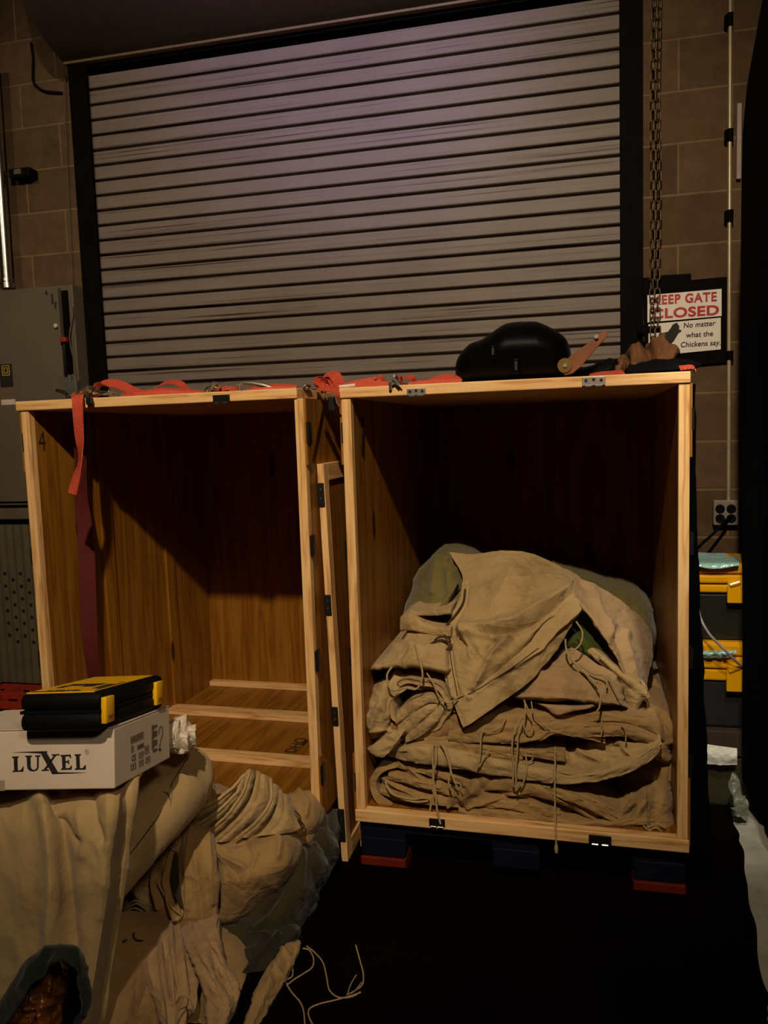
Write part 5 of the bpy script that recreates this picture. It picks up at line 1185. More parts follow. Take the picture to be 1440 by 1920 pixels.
# ================================================================== FOREGROUND PILE
# --- draped drop cloth under the cardboard box
cd_ = fold_thing('big pale canvas drop cloth hanging in vertical folds under the white cardboard box', (-0.98, 1.4, 0.2), 'drop_cloth')
patch('sheet', 'canvas_smooth', [
    [(-60, 1494, 1.40), (20, 1496, 1.37), (70, 1484, 1.35), (120, 1490, 1.36), (170, 1489, 1.35), (206, 1481, 1.345), (226, 1484, 1.352)],
    [(-60, 1540, 1.32), (20, 1540, 1.31), (80, 1530, 1.30), (125, 1535, 1.31), (170, 1535, 1.312), (204, 1530, 1.31), (219, 1532, 1.32)],
    [(-60, 1640, 1.30), (20, 1640, 1.29), (90, 1640, 1.285), (125, 1640, 1.298), (165, 1640, 1.296), (190, 1640, 1.298), (206, 1640, 1.308)],
    [(-60, 1740, 1.30), (20, 1740, 1.29), (90, 1740, 1.285), (130, 1740, 1.298), (165, 1740, 1.296), (180, 1740, 1.298), (195, 1740, 1.308)],
    [(-60, 1830, 1.30), (20, 1830, 1.29), (90, 1830, 1.285), (130, 1830, 1.298), (155, 1830, 1.296), (166, 1830, 1.298), (180, 1828, 1.306)],
    [(-60, 1945, 1.30), (20, 1945, 1.29), (80, 1945, 1.285), (115, 1945, 1.298), (140, 1945, 1.296), (152, 1945, 1.298), (163, 1940, 1.306)],
    [(-60, 2140, 1.30), (20, 2140, 1.29), (80, 2140, 1.285), (110, 2140, 1.298), (130, 2140, 1.296), (140, 2140, 1.298), (150, 2136, 1.306)],
    [(-60, 2330, 1.30), (20, 2330, 1.29), (80, 2330, 1.285), (105, 2330, 1.298), (120, 2330, 1.296), (130, 2330, 1.298), (140, 2326, 1.306)]], cd_,
      folds=[([(68, 1488), (88, 1515), (96, 1560), (100, 1650), (96, 1760), (85, 1930)], 0.020, 14), ([(100, 1500), (114, 1560), (125, 1660), (135, 1790), (138, 1900)], -0.022, 13), ([(112, 1530), (135, 1570), (148, 1578)], -0.010, 10), ([(174, 1495), (180, 1540), (192, 1575)], -0.010, 9), ([(150, 1520), (155, 1600)], 0.008, 14), ([(204, 1488), (200, 1600), (188, 1720)], 0.004, 10), ([(30, 1500), (50, 1700), (30, 1900)], 0.004, 30), ([(100, 1485), (150, 1495), (190, 1490)], 0.004, 5)],
      back=0.07, noise=0.0035, ns=60, res=(170, 90), seed=71, ang=85, an=2.2, rnd=0.03)
# --- canvas bolster running back from the box
rc_ = fold_thing('long stuffed canvas bolster with a dark seam running from the box to the left crate', (-0.85, 1.6, 0.3), 'canvas_roll')
ax_ = spline([P(*q) for q in [(160, 1708, 1.40), (198, 1642, 1.46), (250, 1570, 1.56), (304, 1508, 1.68), (338, 1462, 1.80), (350, 1446, 1.86)]], 70)
rad = spline([(0.050,), (0.062,), (0.072,), (0.080,), (0.084,), (0.066,)], 70)[:, 0]; V = []; m = 44
rad[-1] *= 0.35; rad[-2] *= 0.62; rad[-3] *= 0.8; rad[-4] *= 0.92
tg = np.gradient(ax_, axis=0); tg /= np.linalg.norm(tg, axis=1)[:, None]
for i in range(70):
    s_ = np.cross(tg[i], [0, 0, 1]); s_ /= np.linalg.norm(s_); u_ = np.cross(s_, tg[i])
    for k in range(m):
        a = 2 * PI * k / m; r = rad[i] * (1 + 0.05 * (float(vnoise(i * 0.16, k * 0.25, 3)) - 0.5) + 0.07 * (1 - abs(2 * float(vnoise(i * 0.35 + k * 0.15, k * 0.3, 9)) - 1)) * (0.4 + abs(i / 70 - 0.6)))
        V.append(ax_[i] + r * (math.cos(a) * s_ + 0.95 * math.sin(a) * u_))
F = [(i * m + k, i * m + (k + 1) % m, (i + 1) * m + (k + 1) % m, (i + 1) * m + k) for i in range(69) for k in range(m)] + [tuple(range(m)), tuple(69 * m + k for k in range(m))]
mb = MB(); mb.add(V, F); mb.build('bolster', 'canvas_smooth', rc_, smooth=True, sharp=80)
px, py = PROJ(np.array(V)); W_ = np.array(V)
# keep only the camera side for placing the seam
near = np.array([False] * len(W_))
for i in range(70):
    for k in range(m):
        n_ = W_[i * m + k] - ax_[i]; near[i * m + k] = n_ @ (CAM - W_[i * m + k]) > 0
SURF['bolster'] = (px[near], py[near], W_[near])
cord('seam', [on('bolster', x, y, .002) for x, y in ((352, 1422), (335, 1447), (318, 1478), (303, 1518), (284, 1548), (256, 1586), (232, 1616), (218, 1640), (205, 1664))], 0.0013, 'cord_dark', rc_, n=80)
for pts in (((335, 1447), (346, 1450), (354, 1457)), ((303, 1484), (314, 1488), (319, 1500)), ((324, 1470), (322, 1484), (320, 1500), (318, 1512))):
    cord('loose_stitch', [on('bolster', x, y, .002) for x, y in pts], 0.0012, 'cord_dark' if pts[0][0] != 324 else 'cord', rc_)

# --- dark crushed canvas between bolster and bundle
o = patch('crushed_canvas', 'canvas_b', [[(245, 1575, 1.93), (272, 1566, 1.98), (300, 1556, 2.03), (340, 1535, 2.06)], [(228, 1625, 1.82), (256, 1612, 1.88), (286, 1600, 1.95), (330, 1580, 2.02)], [(208, 1675, 1.72), (238, 1664, 1.79), (270, 1652, 1.88), (310, 1640, 1.97)], [(190, 1724, 1.66), (225, 1722, 1.73), (262, 1716, 1.82), (300, 1700, 1.93)]],
      folds=[([(290, 1565), (250, 1605), (225, 1645)], 0.02, 6), ([(275, 1580), (240, 1625)], -0.02, 6), ([(262, 1610), (235, 1660)], 0.02, 5), ([(240, 1650), (215, 1690)], 0.015, 5)], back=0.1, noise=0.010, ns=20, res=(70, 70), seed=75)
tag(o, 'crushed brown canvas in shadow between the bolster and the tied bundle', 'canvas')

# --- tied canvas bundle
cJ = fold_thing('lumpy tied canvas bundle with fanned folded layers on the floor before the left crate', (-0.62, 1.85, 0.12), 'canvas_bundle')
patch('main_lump', 'canvas_b', [
    [(395, 1572, 1.90), (440, 1568, 1.92), (490, 1556, 1.94), (535, 1550, 1.95), (562, 1562, 1.99)],
    [(400, 1600, 1.82), (445, 1595, 1.82), (490, 1585, 1.84), (535, 1580, 1.87), (566, 1588, 1.94)],
    [(405, 1640, 1.78), (450, 1635, 1.77), (495, 1628, 1.79), (535, 1622, 1.83), (560, 1618, 1.91)],
    [(405, 1690, 1.77), (450, 1685, 1.77), (490, 1670, 1.80), (525, 1655, 1.84), (545, 1645, 1.91)],
    [(405, 1740, 1.79), (440, 1732, 1.80), (475, 1712, 1.83), (505, 1690, 1.87), (525, 1670, 1.93)]], cJ,
      folds=[([(395, 1580), (420, 1610), (455, 1625)], 0.016, 7), ([(400, 1590), (440, 1600), (465, 1595)], 0.012, 6), ([(415, 1585), (460, 1580), (480, 1600), (470, 1625)], -0.012, 6), ([(510, 1560), (525, 1580), (520, 1605)], 0.014, 6), ([(395, 1600), (400, 1660), (405, 1700)], -0.014, 7), ([(440, 1575), (540, 1558)], 0.008, 8)], back=0.22, noise=0.0035, ns=55, res=(80, 80), seed=81)
patch('left_wrap', 'canvas_b', [
    [(306, 1540, 1.90), (342, 1530, 1.90), (375, 1540, 1.90), (400, 1560, 1.89)],
    [(282, 1572, 1.80), (322, 1560, 1.79), (365, 1565, 1.80), (402, 1585, 1.81)],
    [(268, 1614, 1.765), (318, 1606, 1.745), (365, 1610, 1.745), (408, 1625, 1.77)],
    [(264, 1662, 1.745), (316, 1660, 1.725), (365, 1665, 1.73), (410, 1675, 1.755)],
    [(264, 1706, 1.73), (316, 1708, 1.71), (365, 1715, 1.72), (412, 1720, 1.755)],
    [(268, 1738, 1.73), (318, 1739, 1.715), (365, 1740, 1.73), (412, 1738, 1.77)]], cJ,
      folds=[([(335, 1540), (300, 1580), (288, 1640), (300, 1700)], 0.018, 8), ([(320, 1550), (290, 1600), (283, 1660)], -0.010, 6), ([(345, 1550), (330, 1600), (322, 1650), (335, 1715)], -0.012, 5), ([(338, 1545), (322, 1600), (312, 1650), (328, 1720)], 0.012, 4), ([(385, 1560), (392, 1620), (398, 1690)], 0.012, 8), ([(365, 1600), (372, 1650), (378, 1720)], 0.010, 7), ([(355, 1560), (350, 1620), (352, 1700)], 0.010, 6), ([(300, 1650), (320, 1690), (335, 1720)], 0.010, 6)], back=0.2, noise=0.006, ns=34, res=(90, 70), seed=83, ang=85, an=2.6, rnd=0.04)
CUR = [[(300, 1570), (345, 1527), (400, 1506), (440, 1478), (460, 1456)], [(318, 1580), (365, 1550), (412, 1521), (446, 1488), (464, 1452)], [(350, 1587), (388, 1563), (425, 1530), (455, 1492), (471, 1443)],
       [(392, 1584), (420, 1558), (447, 1530), (470, 1495), (483, 1445)], [(440, 1574), (470, 1552), (496, 1525), (511, 1495), (509, 1460)], [(480, 1568), (502, 1546), (516, 1520), (522, 1500), (527, 1480)], [(548, 1560), (563, 1552), (567, 1545), (561, 1528), (545, 1497)]]
YB = [1.86, 1.875, 1.89, 1.92, 1.96]
for i in range(6):
    r0 = [(x, y, Y - 0.022 + 0.004 * i) for (x, y), Y in zip(CUR[i], YB)]; r2 = [(x, y, Y + 0.024 + 0.004 * i) for (x, y), Y in zip(CUR[i + 1], YB)]
    r1 = [((p[0] + q[0]) / 2, (p[1] + q[1]) / 2, (p[2] + q[2]) / 2 - 0.012) for p, q in zip(r0, r2)]
    patch('fan_layer', 'canvas_smooth', [r0, r1, r2], cJ, folds=[([((p[0] * 2 + q[0]) / 3, (p[1] * 2 + q[1]) / 3) for p, q in zip(CUR[i], CUR[i + 1])], -0.006, 4)], res=(24, 60), noise=0.0025, ns=26, seed=85 + i, thick=0.007)
patch('fan_body', 'canvas_b', [[(305, 1595, 1.95), (400, 1545, 1.98), (470, 1482, 2.02), (530, 1512, 2.03), (562, 1552, 2.04)], [(340, 1600, 1.92), (410, 1570, 1.93), (475, 1535, 1.95), (530, 1540, 1.98), (566, 1556, 2.0)], [(360, 1610, 1.91), (420, 1600, 1.91), (480, 1580, 1.92), (530, 1568, 1.95), (566, 1566, 1.98)]], cJ, back=0.03, noise=0.002, res=(30, 40))
o = patch('slit_shade_patch', 'canvas_blue', [[(328, 1596, 1.735), (333, 1598, 1.735)], [(322, 1640, 1.708), (335, 1642, 1.708)], [(326, 1670, 1.698), (337, 1672, 1.698)], [(336, 1698, 1.69), (342, 1700, 1.69)]], cJ, noise=0.001, res=(30, 8))  # dark patch laid over the wrap, its colour paints the slit's shade
for pts in ([(338, 1548), (333, 1572), (326, 1588)], [(326, 1582), (333, 1585), (328, 1594), (321, 1590)], [(296, 1655), (302, 1668), (322, 1700), (338, 1715)], [(338, 1700), (342, 1710), (338, 1722), (326, 1735)]):
    cord('tie_cord', [on('left_wrap', x, y, .006) for x, y in pts], 0.0022, 'cord', cJ)
patch('left_tail', 'canvas', [[(262, 1650, 1.76), (275, 1640, 1.75), (285, 1650, 1.74)], [(246, 1662, 1.745), (262, 1668, 1.735), (280, 1680, 1.73)], [(258, 1700, 1.735), (268, 1706, 1.725), (280, 1715, 1.725)], [(264, 1730, 1.73), (269, 1734, 1.725), (276, 1728, 1.725)]], cJ, folds=[([(250, 1662), (272, 1690)], 0.01, 6)], noise=0.004, ns=18, res=(40, 26))
for k, pts in enumerate(([(278, 1704), (260, 1690), (246, 1692), (236, 1705), (240, 1714)], [(278, 1708), (258, 1695), (244, 1700), (240, 1712)], [(276, 1714), (262, 1706), (250, 1703), (242, 1710)], [(240, 1708), (244, 1718), (254, 1720)])):
    cord('cord_end', [P(x, y, 1.70) for x, y in pts], 0.0022, 'cord', cJ)
for pts in ([(552, 1520), (562, 1530), (563, 1540), (558, 1535)], [(560, 1540), (566, 1550), (575, 1556)], [(562, 1538), (570, 1548), (566, 1556)]):
    cord('cord_end', [P(x, y, 1.92) for x, y in pts], 0.0022, 'cord_dark', cJ)

# --- dark green bundle
cK = fold_thing('dark green and slate canvas heap at the right foot of the tied bundle', (-0.5, 1.9, 0.006), 'canvas_heap')
patch('upper_part', 'canvas_dark', [
    [(470, 1640, 2.02), (505, 1600, 2.02), (545, 1568, 2.03), (585, 1572, 2.06), (612, 1590, 2.10)],
    [(440, 1680, 1.90), (490, 1650, 1.89), (540, 1620, 1.90), (580, 1615, 1.95), (604, 1622, 2.03)],
    [(410, 1725, 1.84), (470, 1705, 1.82), (530, 1675, 1.84), (572, 1660, 1.90), (596, 1655, 1.99)],
    [(395, 1765, 1.80), (460, 1755, 1.78), (520, 1735, 1.80), (560, 1715, 1.86), (586, 1700, 1.96)],
    [(392, 1800, 1.80), (455, 1795, 1.78), (515, 1780, 1.80), (552, 1765, 1.86), (575, 1750, 1.94)]], cK,
      folds=[([(400, 1745), (440, 1740), (436, 1765), (420, 1760)], 0.018, 6), ([(412, 1770), (435, 1780)], -0.016, 5), ([(470, 1690), (520, 1640), (545, 1600)], 0.02, 10), ([(490, 1715), (530, 1670), (550, 1620)], -0.022, 9), ([(455, 1725), (480, 1740), (500, 1720)], 0.016, 6), ([(565, 1600), (560, 1680)], 0.012, 8)], back=0.2, noise=0.003, ns=50, res=(90, 80), seed=91)
patch('end_lobe', 'canvas_dark', [[(562, 1590, 2.04), (585, 1578, 2.03), (604, 1592, 2.04), (614, 1605, 2.07)], [(560, 1615, 1.97), (585, 1608, 1.95), (606, 1615, 1.98), (617, 1622, 2.04)], [(570, 1645, 1.97), (590, 1645, 1.95), (606, 1645, 1.98), (616, 1640, 2.04)], [(582, 1665, 2.0), (595, 1662, 1.98), (606, 1655, 2.0), (612, 1650, 2.04)]], cK, back=0.1, noise=0.004, ns=26, res=(40, 40), seed=93)
patch('slate_fold', 'canvas_blue', [
    [(392, 1790, 1.82), (440, 1760, 1.80), (490, 1735, 1.80), (540, 1728, 1.82), (566, 1738, 1.88)],
    [(396, 1815, 1.75), (440, 1800, 1.73), (490, 1780, 1.74), (535, 1770, 1.78), (562, 1765, 1.84)],
    [(408, 1845, 1.72), (445, 1835, 1.70), (490, 1815, 1.71), (530, 1800, 1.76), (556, 1785, 1.82)],
    [(428, 1885, 1.70), (452, 1868, 1.69), (488, 1845, 1.70), (520, 1825, 1.75), (545, 1805, 1.82)]], cK,
      folds=[([(520, 1755), (480, 1800), (430, 1870)], 0.024, 6), ([(510, 1750), (470, 1795), (425, 1855)], -0.02, 6), ([(450, 1755), (515, 1750)], 0.014, 5), ([(400, 1790), (500, 1758)], -0.01, 5), ([(550, 1745), (530, 1770)], 0.012, 6)], back=0.16, noise=0.003, ns=40, res=(70, 80), seed=95)
o = patch('canvas_corner', 'canvas_b', [[(500, 1826, 1.66), (526, 1808, 1.69), (546, 1793, 1.73)], [(482, 1854, 1.60), (514, 1844, 1.63), (544, 1812, 1.70)], [(466, 1892, 1.55), (498, 1888, 1.58), (530, 1842, 1.65)], [(450, 1938, 1.50), (482, 1934, 1.53), (503, 1892, 1.60)]], folds=[([(530, 1800), (500, 1850), (470, 1920)], 0.014, 8), ([(515, 1820), (528, 1836)], 0.01, 5)], back=0.06, noise=0.004, ns=30, res=(50, 36), seed=97); tag(o, 'narrow brown canvas corner lying on the floor right of the slate canvas', 'canvas')

# --- flat canvas underneath, with the ring mark
cL = fold_thing('flat brown canvas lying lowest in front, marked with a small black ring', (-0.7, 1.6, 0.006), 'flat_canvas')
patch('sheet', 'canvas_flat', [
    [(165, 1732, 1.50), (240, 1722, 1.60), (320, 1730, 1.73), (400, 1730, 1.84), (450, 1745, 1.86)],
    [(165, 1768, 1.45), (240, 1764, 1.54), (320, 1770, 1.65), (400, 1770, 1.70), (455, 1790, 1.74)],
    [(160, 1830, 1.40), (240, 1830, 1.48), (320, 1840, 1.565), (400, 1850, 1.60), (460, 1860, 1.64)],
    [(150, 1900, 1.375), (240, 1900, 1.43), (320, 1905, 1.51), (400, 1910, 1.53), (465, 1915, 1.57)],
    [(150, 1960, 1.36), (240, 1960, 1.41), (320, 1960, 1.48), (400, 1960, 1.50), (470, 1960, 1.53)]], cL,
      folds=[([(260, 1780), (200, 1850), (170, 1920)], 0.008, 25), ([(280, 1840), (260, 1900)], -0.01, 14)], back=0.03, noise=0.003, ns=70, res=(80, 80), seed=101, key='flat')
cord('ring_mark', [on('flat', x, y, .002) for x, y in ((268, 1741), (256, 1742), (250, 1752), (253, 1762), (268, 1765), (276, 1762))], 0.003, 'print', cL)
cord('spot_mark', [on('flat', x, y, .001) for x, y in ((230, 1767), (236, 1763))], 0.003, 'print', cL, n=4)
o = fold_thing('two hanging canvas strips with tied ends below the tied bundle', (-0.6, 1.6, 0.15), 'canvas_strips')
patch('wide_strip', 'canvas_pink', [[(266, 1738, 1.715), (290, 1737, 1.71), (315, 1740, 1.71), (338, 1742, 1.72)], [(268, 1790, 1.58), (293, 1790, 1.565), (318, 1795, 1.565), (344, 1798, 1.585)], [(276, 1840, 1.52), (300, 1842, 1.505), (322, 1846, 1.505), (347, 1850, 1.525)], [(290, 1885, 1.48), (308, 1890, 1.465), (328, 1892, 1.465), (346, 1890, 1.485)], [(312, 1945, 1.44), (322, 1945, 1.43), (334, 1940, 1.43), (340, 1930, 1.45)]], o,
      folds=[([(300, 1740), (302, 1800), (312, 1860), (325, 1930)], 0.012, 5), ([(308, 1740), (312, 1800), (322, 1870)], -0.012, 4), ([(332, 1742), (338, 1800), (345, 1870), (335, 1925)], 0.014, 5), ([(322, 1742), (328, 1800), (335, 1870)], -0.012, 5), ([(272, 1740), (280, 1800), (292, 1850)], 0.006, 6)], back=0.05, noise=0.004, ns=30, res=(80, 50), seed=103, ang=80, an=2.6)
patch('narrow_strip', 'canvas_pink', [[(340, 1742, 1.70), (365, 1740, 1.70), (390, 1735, 1.71)], [(348, 1775, 1.60), (370, 1772, 1.60), (390, 1765, 1.62)], [(368, 1820, 1.54), (392, 1812, 1.54), (402, 1815, 1.56)], [(382, 1865, 1.51), (408, 1855, 1.51), (424, 1860, 1.53)], [(388, 1920, 1.48), (415, 1910, 1.48), (432, 1885, 1.50)], [(395, 1945, 1.46), (412, 1940, 1.46), (425, 1925, 1.48)]], o, folds=[([(345, 1745), (385, 1820), (428, 1885)], -0.006, 5)], back=0.05, noise=0.004, ns=30, res=(70, 36), seed=105)
patch('back_strip', 'canvas_b', [[(368, 1735, 1.735), (385, 1732, 1.73), (397, 1730, 1.735)], [(380, 1775, 1.64), (390, 1772, 1.635), (397, 1772, 1.64)], [(390, 1815, 1.60), (396, 1812, 1.60), (400, 1815, 1.60)]], o, folds=[([(380, 1735), (394, 1800)], 0.01, 4)], back=0.04, noise=0.003, res=(30, 20))
cord('tie_cord', [(330, 1880, 1.445), (340, 1868, 1.44), (352, 1868, 1.44), (360, 1880, 1.44), (363, 1898, 1.44)], 0.0022, 'cord', o)
cord('tie_cord', [(343, 1872, 1.44), (336, 1890, 1.435), (331, 1918, 1.43)], 0.0022, 'cord', o)

# --- dark teal sack with shiny brown lining, bottom left
cT = fold_thing('dark teal cloth hood standing open towards the front at the bottom left', (-0.9, 1.2, 0.3), 'cloth_hood')
patch('hood', 'teal_cloth', [
    [(-110, 2300, 1.09), (-60, 2000, 1.09), (14, 1915, 1.09), (52, 1858, 1.09), (84, 1814, 1.09), (112, 1800, 1.09), (134, 1812, 1.10), (148, 1846, 1.12), (152, 1895, 1.14), (128, 1965, 1.14), (60, 2300, 1.14)],
    [(-130, 2290, 1.115), (-78, 1980, 1.115), (-6, 1895, 1.115), (34, 1828, 1.115), (74, 1788, 1.115), (115, 1776, 1.115), (146, 1790, 1.125), (162, 1830, 1.145), (166, 1885, 1.16), (140, 1960, 1.16), (75, 2290, 1.16)],
    [(-125, 2290, 1.15), (-74, 1980, 1.15), (-4, 1893, 1.15), (40, 1822, 1.15), (82, 1781, 1.15), (122, 1773, 1.15), (150, 1788, 1.16), (166, 1826, 1.17), (168, 1880, 1.18), (146, 1955, 1.18), (85, 2280, 1.18)],
    [(-110, 2280, 1.20), (-60, 1980, 1.20), (10, 1900, 1.20), (55, 1832, 1.20), (90, 1792, 1.20), (122, 1784, 1.20), (145, 1798, 1.20), (156, 1830, 1.20), (156, 1880, 1.20), (138, 1950, 1.20), (80, 2270, 1.20)]], cT,
      folds=[([(96, 1785), (84, 1800), (70, 1830)], -0.010, 6), ([(88, 1785), (60, 1815), (40, 1850)], 0.006, 8), ([(140, 1785), (146, 1825)], 0.005, 6)], res=(40, 90), noise=0.003, ns=40, seed=111, thick=0.004)
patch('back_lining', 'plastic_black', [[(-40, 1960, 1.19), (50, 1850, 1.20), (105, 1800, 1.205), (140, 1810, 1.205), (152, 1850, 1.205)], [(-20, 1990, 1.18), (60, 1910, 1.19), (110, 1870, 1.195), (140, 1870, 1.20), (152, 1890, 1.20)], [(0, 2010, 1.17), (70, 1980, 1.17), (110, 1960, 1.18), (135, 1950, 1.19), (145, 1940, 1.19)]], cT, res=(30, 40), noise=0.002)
o = patch('brown_bag', 'gold_brown', [[(40, 1850, 1.165), (62, 1836, 1.16), (88, 1826, 1.16), (106, 1828, 1.165)], [(24, 1880, 1.145), (50, 1868, 1.13), (80, 1860, 1.13), (104, 1862, 1.15)], [(16, 1905, 1.14), (48, 1900, 1.115), (78, 1898, 1.12), (101, 1900, 1.145)], [(8, 1945, 1.135), (45, 1945, 1.11), (75, 1945, 1.115), (97, 1945, 1.14)], [(0, 2280, 1.13), (45, 2280, 1.11), (75, 2280, 1.115), (95, 2280, 1.14)]], folds=[([(40, 1865), (38, 1890), (22, 1930)], 0.012, 4), ([(70, 1868), (55, 1890)], 0.012, 6), ([(90, 1835), (86, 1860)], 0.010, 6), ([(60, 1900), (62, 1940)], -0.012, 8)], back=0.03, noise=0.005, ns=18, res=(60, 50), seed=113)
tag(o, 'shiny brown bag tucked inside the dark teal hood', 'bag')

# --- loose cord on the floor
def fl(px, py, z=0.008): return G(px, py, z)
o = fold_thing('pale thin cord trailing in loops over the black floor cloth right of the canvas heap', (-0.38, 1.8, 0.005), 'string', 'string')
cord('loop', [fl(x, y) for x, y in ((568, 1778), (580, 1782), (588, 1798), (585, 1814), (570, 1825), (552, 1836), (540, 1845), (536, 1838), (548, 1830), (549, 1812))], 0.0018, 'cord', o, n=90)
cord('strand', [fl(x, y) for x, y in ((575, 1774), (590, 1786), (605, 1804), (612, 1830), (617, 1855), (630, 1868), (645, 1871), (662, 1868), (676, 1860))], 0.0018, 'cord', o, n=90)
cord('strand', [fl(x, y) for x, y in ((676, 1861), (655, 1868), (625, 1876), (600, 1882), (582, 1890), (578, 1900), (583, 1915), (592, 1930))], 0.0018, 'cord', o, n=80)
cord('strand', [fl(x, y) for x, y in ((536, 1844), (548, 1862), (562, 1878), (569, 1895), (572, 1925))], 0.0018, 'cord', o, n=50)
cord('strand', [fl(650, 1866), fl(668, 1856), fl(680, 1845, .012), fl(681, 1825, .02), fl(676, 1805, .03), fl(667, 1772, .05)], 0.0018, 'cord', o, n=50)
cord('frayed_end', [fl(x, y, 0.012) for x, y in ((652, 1862), (658, 1845), (668, 1828))], 0.0014, 'cord', o)
cord('frayed_end', [fl(x, y, 0.012) for x, y in ((650, 1865), (665, 1858), (678, 1842))], 0.0014, 'cord', o)

# ================================================================== CARDBOARD BOX AND TOOL CASE
bx_ = empty('cardboard_box', (-1.0, 1.42, 0.62), 'white cardboard box printed LUXEL lying on the canvas drop cloth', 'box')
FR = P(215, 1479, 1.322); FRT = P(211, 1372, 1.322)
yd = np.array([-0.11, 0.975, -0.19]); yd /= np.linalg.norm(yd); xd = np.array([0.99, 0.11, 0.035]); xd -= yd * (xd @ yd); xd /= np.linalg.norm(xd); zd = np.cross(xd, yd)
BW, BD, BH = 0.40, 0.278, FRT[2] - FR[2]


def bp(u, v, w_): return FR - xd * u + yd * v + zd * w_


V = [bp(u, v, w_) for w_ in (0, BH) for (u, v) in ((BW, 0), (0, 0), (0, BD), (BW, BD))]
mb = MB(); mb.add(V, [(0, 3, 2, 1), (4, 5, 6, 7), (0, 1, 5, 4), (1, 2, 6, 5), (2, 3, 7, 6), (3, 0, 4, 7)]); mb.build('carton', 'white_card', bx_, bevel=0.0025)
mb = MB(); a = [bp(u, v, BH + 0.0012) for u, v in ((0, -0.001), (BW, -0.001), (BW, BD), (0, BD))]; b = [q + zd * 0.0016 for q in a]; mb.add(a + b, [(3, 2, 1, 0), (4, 5, 6, 7)] + [(i, (i + 1) % 4, 4 + (i + 1) % 4, 4 + i) for i in range(4)]); mb.build('top_flap', 'white_card', bx_)
nF = np.cross(xd, zd); nF = nF if nF[1] < 0 else -nF; nF /= np.linalg.norm(nF); nR = np.cross(yd, zd); nR = nR if nR[0] > 0 else -nR; nR /= np.linalg.norm(nR)


def hit(px, py, pt, n):
    d = CF + CR * ((px - 720.0) / FPX) - CU * ((py - 960.0) / FPX); t = ((pt - CAM) @ n) / (d @ n); return CAM + d * t


fF = lambda x, y: hit(x / 3.6, 1220 + y / 3.6, FR, nF) + nF * 0.0004
fR = lambda x, y: hit(x / 3.6, 1220 + y / 3.6, FR, nR) + nR * 0.0006
LX = [[(83, 714), (127, 712), (127, 720), (119, 724), (122, 808), (140, 806), (152, 790), (157, 780), (161, 780), (159, 815), (86, 818), (86, 810), (97, 807), (94, 725), (83, 722)],
      [(172, 708), (217, 707), (217, 715), (207, 718), (209, 785), (216, 799), (229, 804), (244, 799), (251, 785), (251, 716), (239, 713), (239, 706), (275, 705), (275, 712), (263, 716), (262, 788), (253, 806), (229, 814), (203, 810), (189, 797), (184, 780), (182, 719), (172, 716)],
      [(88, 686), (200, 681), (320, 677), (318, 692), (276, 693), (200, 688)], [(276, 692), (318, 692), (398, 829), (353, 831)], [(366, 705), (382, 705), (344, 757), (336, 745)], [(326, 762), (335, 775), (309, 807), (291, 807)],
      [(350, 699), (402, 697), (402, 705), (350, 707)], [(282, 803), (331, 801), (331, 809), (282, 811)], [(353, 823), (398, 820), (585, 823), (480, 828), (353, 832)],
      [(410, 704), (478, 700), (481, 724), (474, 724), (467, 711), (443, 713), (444, 745), (457, 744), (463, 735), (467, 735), (468, 765), (463, 765), (457, 754), (444, 755), (445, 793), (470, 791), (480, 776), (487, 775), (485, 801), (413, 804), (413, 796), (422, 793), (419, 715), (410, 712)],
      [(505, 699), (548, 697), (548, 705), (538, 708), (541, 793), (560, 791), (573, 773), (581, 772), (580, 801), (507, 803), (507, 795), (517, 792), (514, 710), (505, 707)]]
poly_letters(LX, fF, 0.0005, nF).build('lettering', 'print', bx_)
mb = MB(); ring = [fF(588 + 14.5 * math.cos(a), 683 + 16 * math.sin(a)) for a in np.linspace(0, 2 * PI, 24, endpoint=False)]; mb.tube(ring, 0.0004, 5, closed=True); mb.build('registered_mark', 'print_brown', bx_)
xr = fF(600, 690) - fF(580, 690.5); text('registered_letter', 'R', fF(582, 691), xr / np.linalg.norm(xr), zd, 0.006, 'print_brown', bx_, extrude=0.0003)
# small print on the right face
up_ = zd; side_ = yd
polys = []
for i in range(5):
    y0 = 584 + i * 9.5; polys.append([(878, y0 - 0), (968 - 6 * (i % 2), y0 - 40), (968 - 6 * (i % 2), y0 - 36), (878, y0 + 4)])
for i in range(4): polys.append([(882, 646 + i * 12), (900, 638 + i * 12), (900, 642 + i * 12), (882, 651 + i * 12)])
for i in range(9):
    if i % 3 != 1: polys.append([(1030, 492 + i * 20 + 20), (1058, 478 + i * 20 + 18), (1058, 482 + i * 20 + 28), (1030, 497 + i * 20 + 30)])
polys += [[(1022, 505), (1027, 502), (1027, 668), (1022, 671)], [(1032, 500), (1036, 498), (1036, 664), (1032, 666)]]
for (x, y, w_, h_) in ((880, 768, 34, 36), (935, 745, 30, 34), (980, 722, 30, 34), (935, 690, 30, 34), (975, 648, 26, 46), (925, 640, 44, 10), (925, 655, 44, 8)):
    s = -0.46 * w_; t = 3.5
    polys += [[(x, y), (x + w_, y + s), (x + w_, y + s + t), (x, y + t)], [(x, y + h_), (x + w_, y + s + h_), (x + w_, y + s + h_ + t), (x, y + h_ + t)], [(x, y), (x + t, y - 2), (x + t, y + h_), (x, y + h_)], [(x + w_ - t, y + s), (x + w_, y + s), (x + w_, y + s + h_), (x + w_ - t, y + s + h_)], [(x + w_ * .35, y + h_ * .3 + s * .35), (x + w_ * .65, y + h_ * .3 + s * .65), (x + w_ * .6, y + h_ * .75 + s * .6), (x + w_ * .4, y + h_ * .75 + s * .4)]]
poly_letters(polys, fR, 0.0004, nR).build('small_print', 'print_brown', bx_)
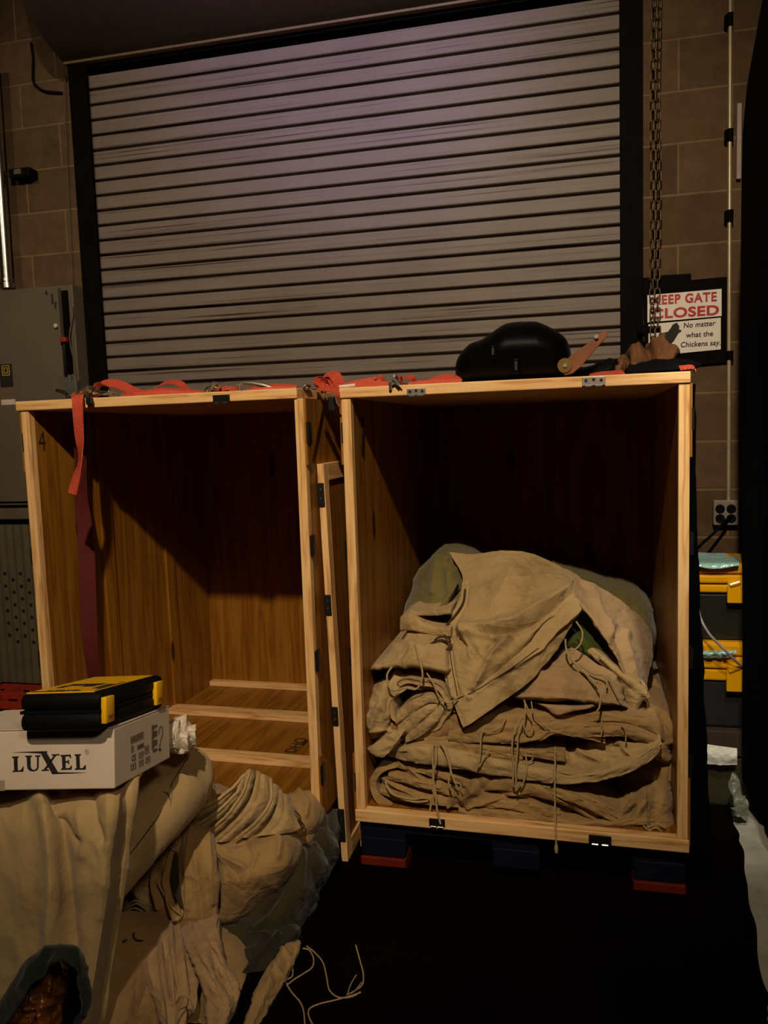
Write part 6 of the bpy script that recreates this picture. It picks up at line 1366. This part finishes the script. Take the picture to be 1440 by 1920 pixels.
text('ce_mark', 'CE', fR(886, 748), yd, up_, 0.0165, 'print_brown', bx_, bold=0.01, extrude=0.0004)
cord('pen_mark', [fR(x, y) for x, y in ((1068, 560), (1076, 520), (1086, 511), (1094, 522), (1094, 560), (1084, 600), (1076, 640), (1074, 675), (1086, 662), (1066, 668))], 0.0006, 'print', bx_, n=60)
mb = MB(); a = [fF(x, y) for x, y in ((0, 875), (32, 874), (35, 945), (0, 946))]; b = [q + nF * .0004 for q in a]; mb.add(a + b, [(3, 2, 1, 0), (4, 5, 6, 7)]); mb.build('tape_patch', plain('grey_tape', srgb(160, 140, 118)[:3], 0.4), bx_)

# tool case
tc_ = empty('tool_case', (-0.96, 1.42, FRT[2] + 0.004), 'black plastic tool case with yellow latches and label lying on the white cardboard box', 'tool case')
C0 = hit(190, 1371, bp(0, 0, BH + 0.003), zd); cy = hit(309, 1326, bp(0, 0, BH + 0.003), zd) - C0; CD_ = np.linalg.norm(cy); cy /= CD_; cx = np.cross(cy, zd); CW, CH = 0.168, 0.073


def cpnt(u, v, w_): return C0 - cx * u + cy * v + zd * w_


def rbox(u0, u1, v0, v1, w0, w1, mat, nm, parent, bev):
    V = [cpnt(u, v, w_) for w_ in (w0, w1) for (u, v) in ((u1, v0), (u0, v0), (u0, v1), (u1, v1))]
    mb = MB(); mb.add(V, [(0, 3, 2, 1), (4, 5, 6, 7), (0, 1, 5, 4), (1, 2, 6, 5), (2, 3, 7, 6), (3, 0, 4, 7)]); return mb.build(nm, mat, parent, bevel=bev, smooth=True, sharp=50)


rbox(0, CW, 0, CD_, 0.0, 0.036, 'plastic_black', 'lower_shell', tc_, 0.013)
lidc = rbox(0.0, CW, 0, CD_, 0.038, CH, 'plastic_black', 'lid', tc_, 0.013)
rbox(0.002, CW - 0.002, 0.002, CD_ - 0.002, 0.034, 0.040, 'plastic_black', 'seam_strip', tc_, 0.0)
for v0 in (0.006, CD_ - 0.058):
    l_ = rbox(-0.007, 0.004, v0, v0 + 0.036, 0.012, 0.062, 'yellow', 'latch', tc_, 0.002)
    rbox(-0.0076, -0.0068, v0 + 0.008, v0 + 0.028, 0.020, 0.027, plain('ochre_print', srgb(150, 96, 24)[:3], 0.5), 'latch_print', l_, 0)
lab = rbox(0.018, CW - 0.012, 0.008, CD_ - 0.02, CH - 0.001, CH + 0.0012, 'yellow', 'label', lidc, 0.0)
for (u0, u1, v0, v1) in ((0.075, 0.15, 0.014, 0.024), (0.060, 0.085, 0.028, 0.036), (0.09, 0.11, 0.028, 0.036), (0.115, 0.125, 0.028, 0.034), (0.05, 0.07, 0.015, 0.022), (0.055, 0.13, 0.105, 0.135), (0.06, 0.085, 0.085, 0.105), (0.03, 0.045, 0.05, 0.12), (0.12, 0.135, 0.075, 0.11), (0.022, 0.027, 0.03, 0.15)):
    rbox(u0, u1, v0, v1, CH + 0.001, CH + 0.0017, 'print', 'label_print', lab, 0)

# white plastic wrap behind the box
o = patch('plastic_wrap', 'wrap', [[(314, 1354, 1.68), (324, 1352, 1.67), (338, 1364, 1.67), (352, 1380, 1.68)], [(313, 1372, 1.655), (326, 1372, 1.645), (340, 1380, 1.645), (353, 1390, 1.66)], [(314, 1392, 1.65), (328, 1392, 1.64), (342, 1398, 1.645), (350, 1404, 1.66)], [(316, 1412, 1.66), (330, 1412, 1.65), (342, 1416, 1.65), (350, 1412, 1.67)]], folds=[([(330, 1358), (334, 1400)], 0.012, 3), ([(344, 1375), (346, 1405)], 0.012, 3), ([(322, 1360), (322, 1400)], 0.008, 4)], back=0.04, noise=0.004, ns=14, res=(46, 40), seed=121)
tag(o, 'crumpled white plastic wrap poking out behind the cardboard box', 'plastic wrap')
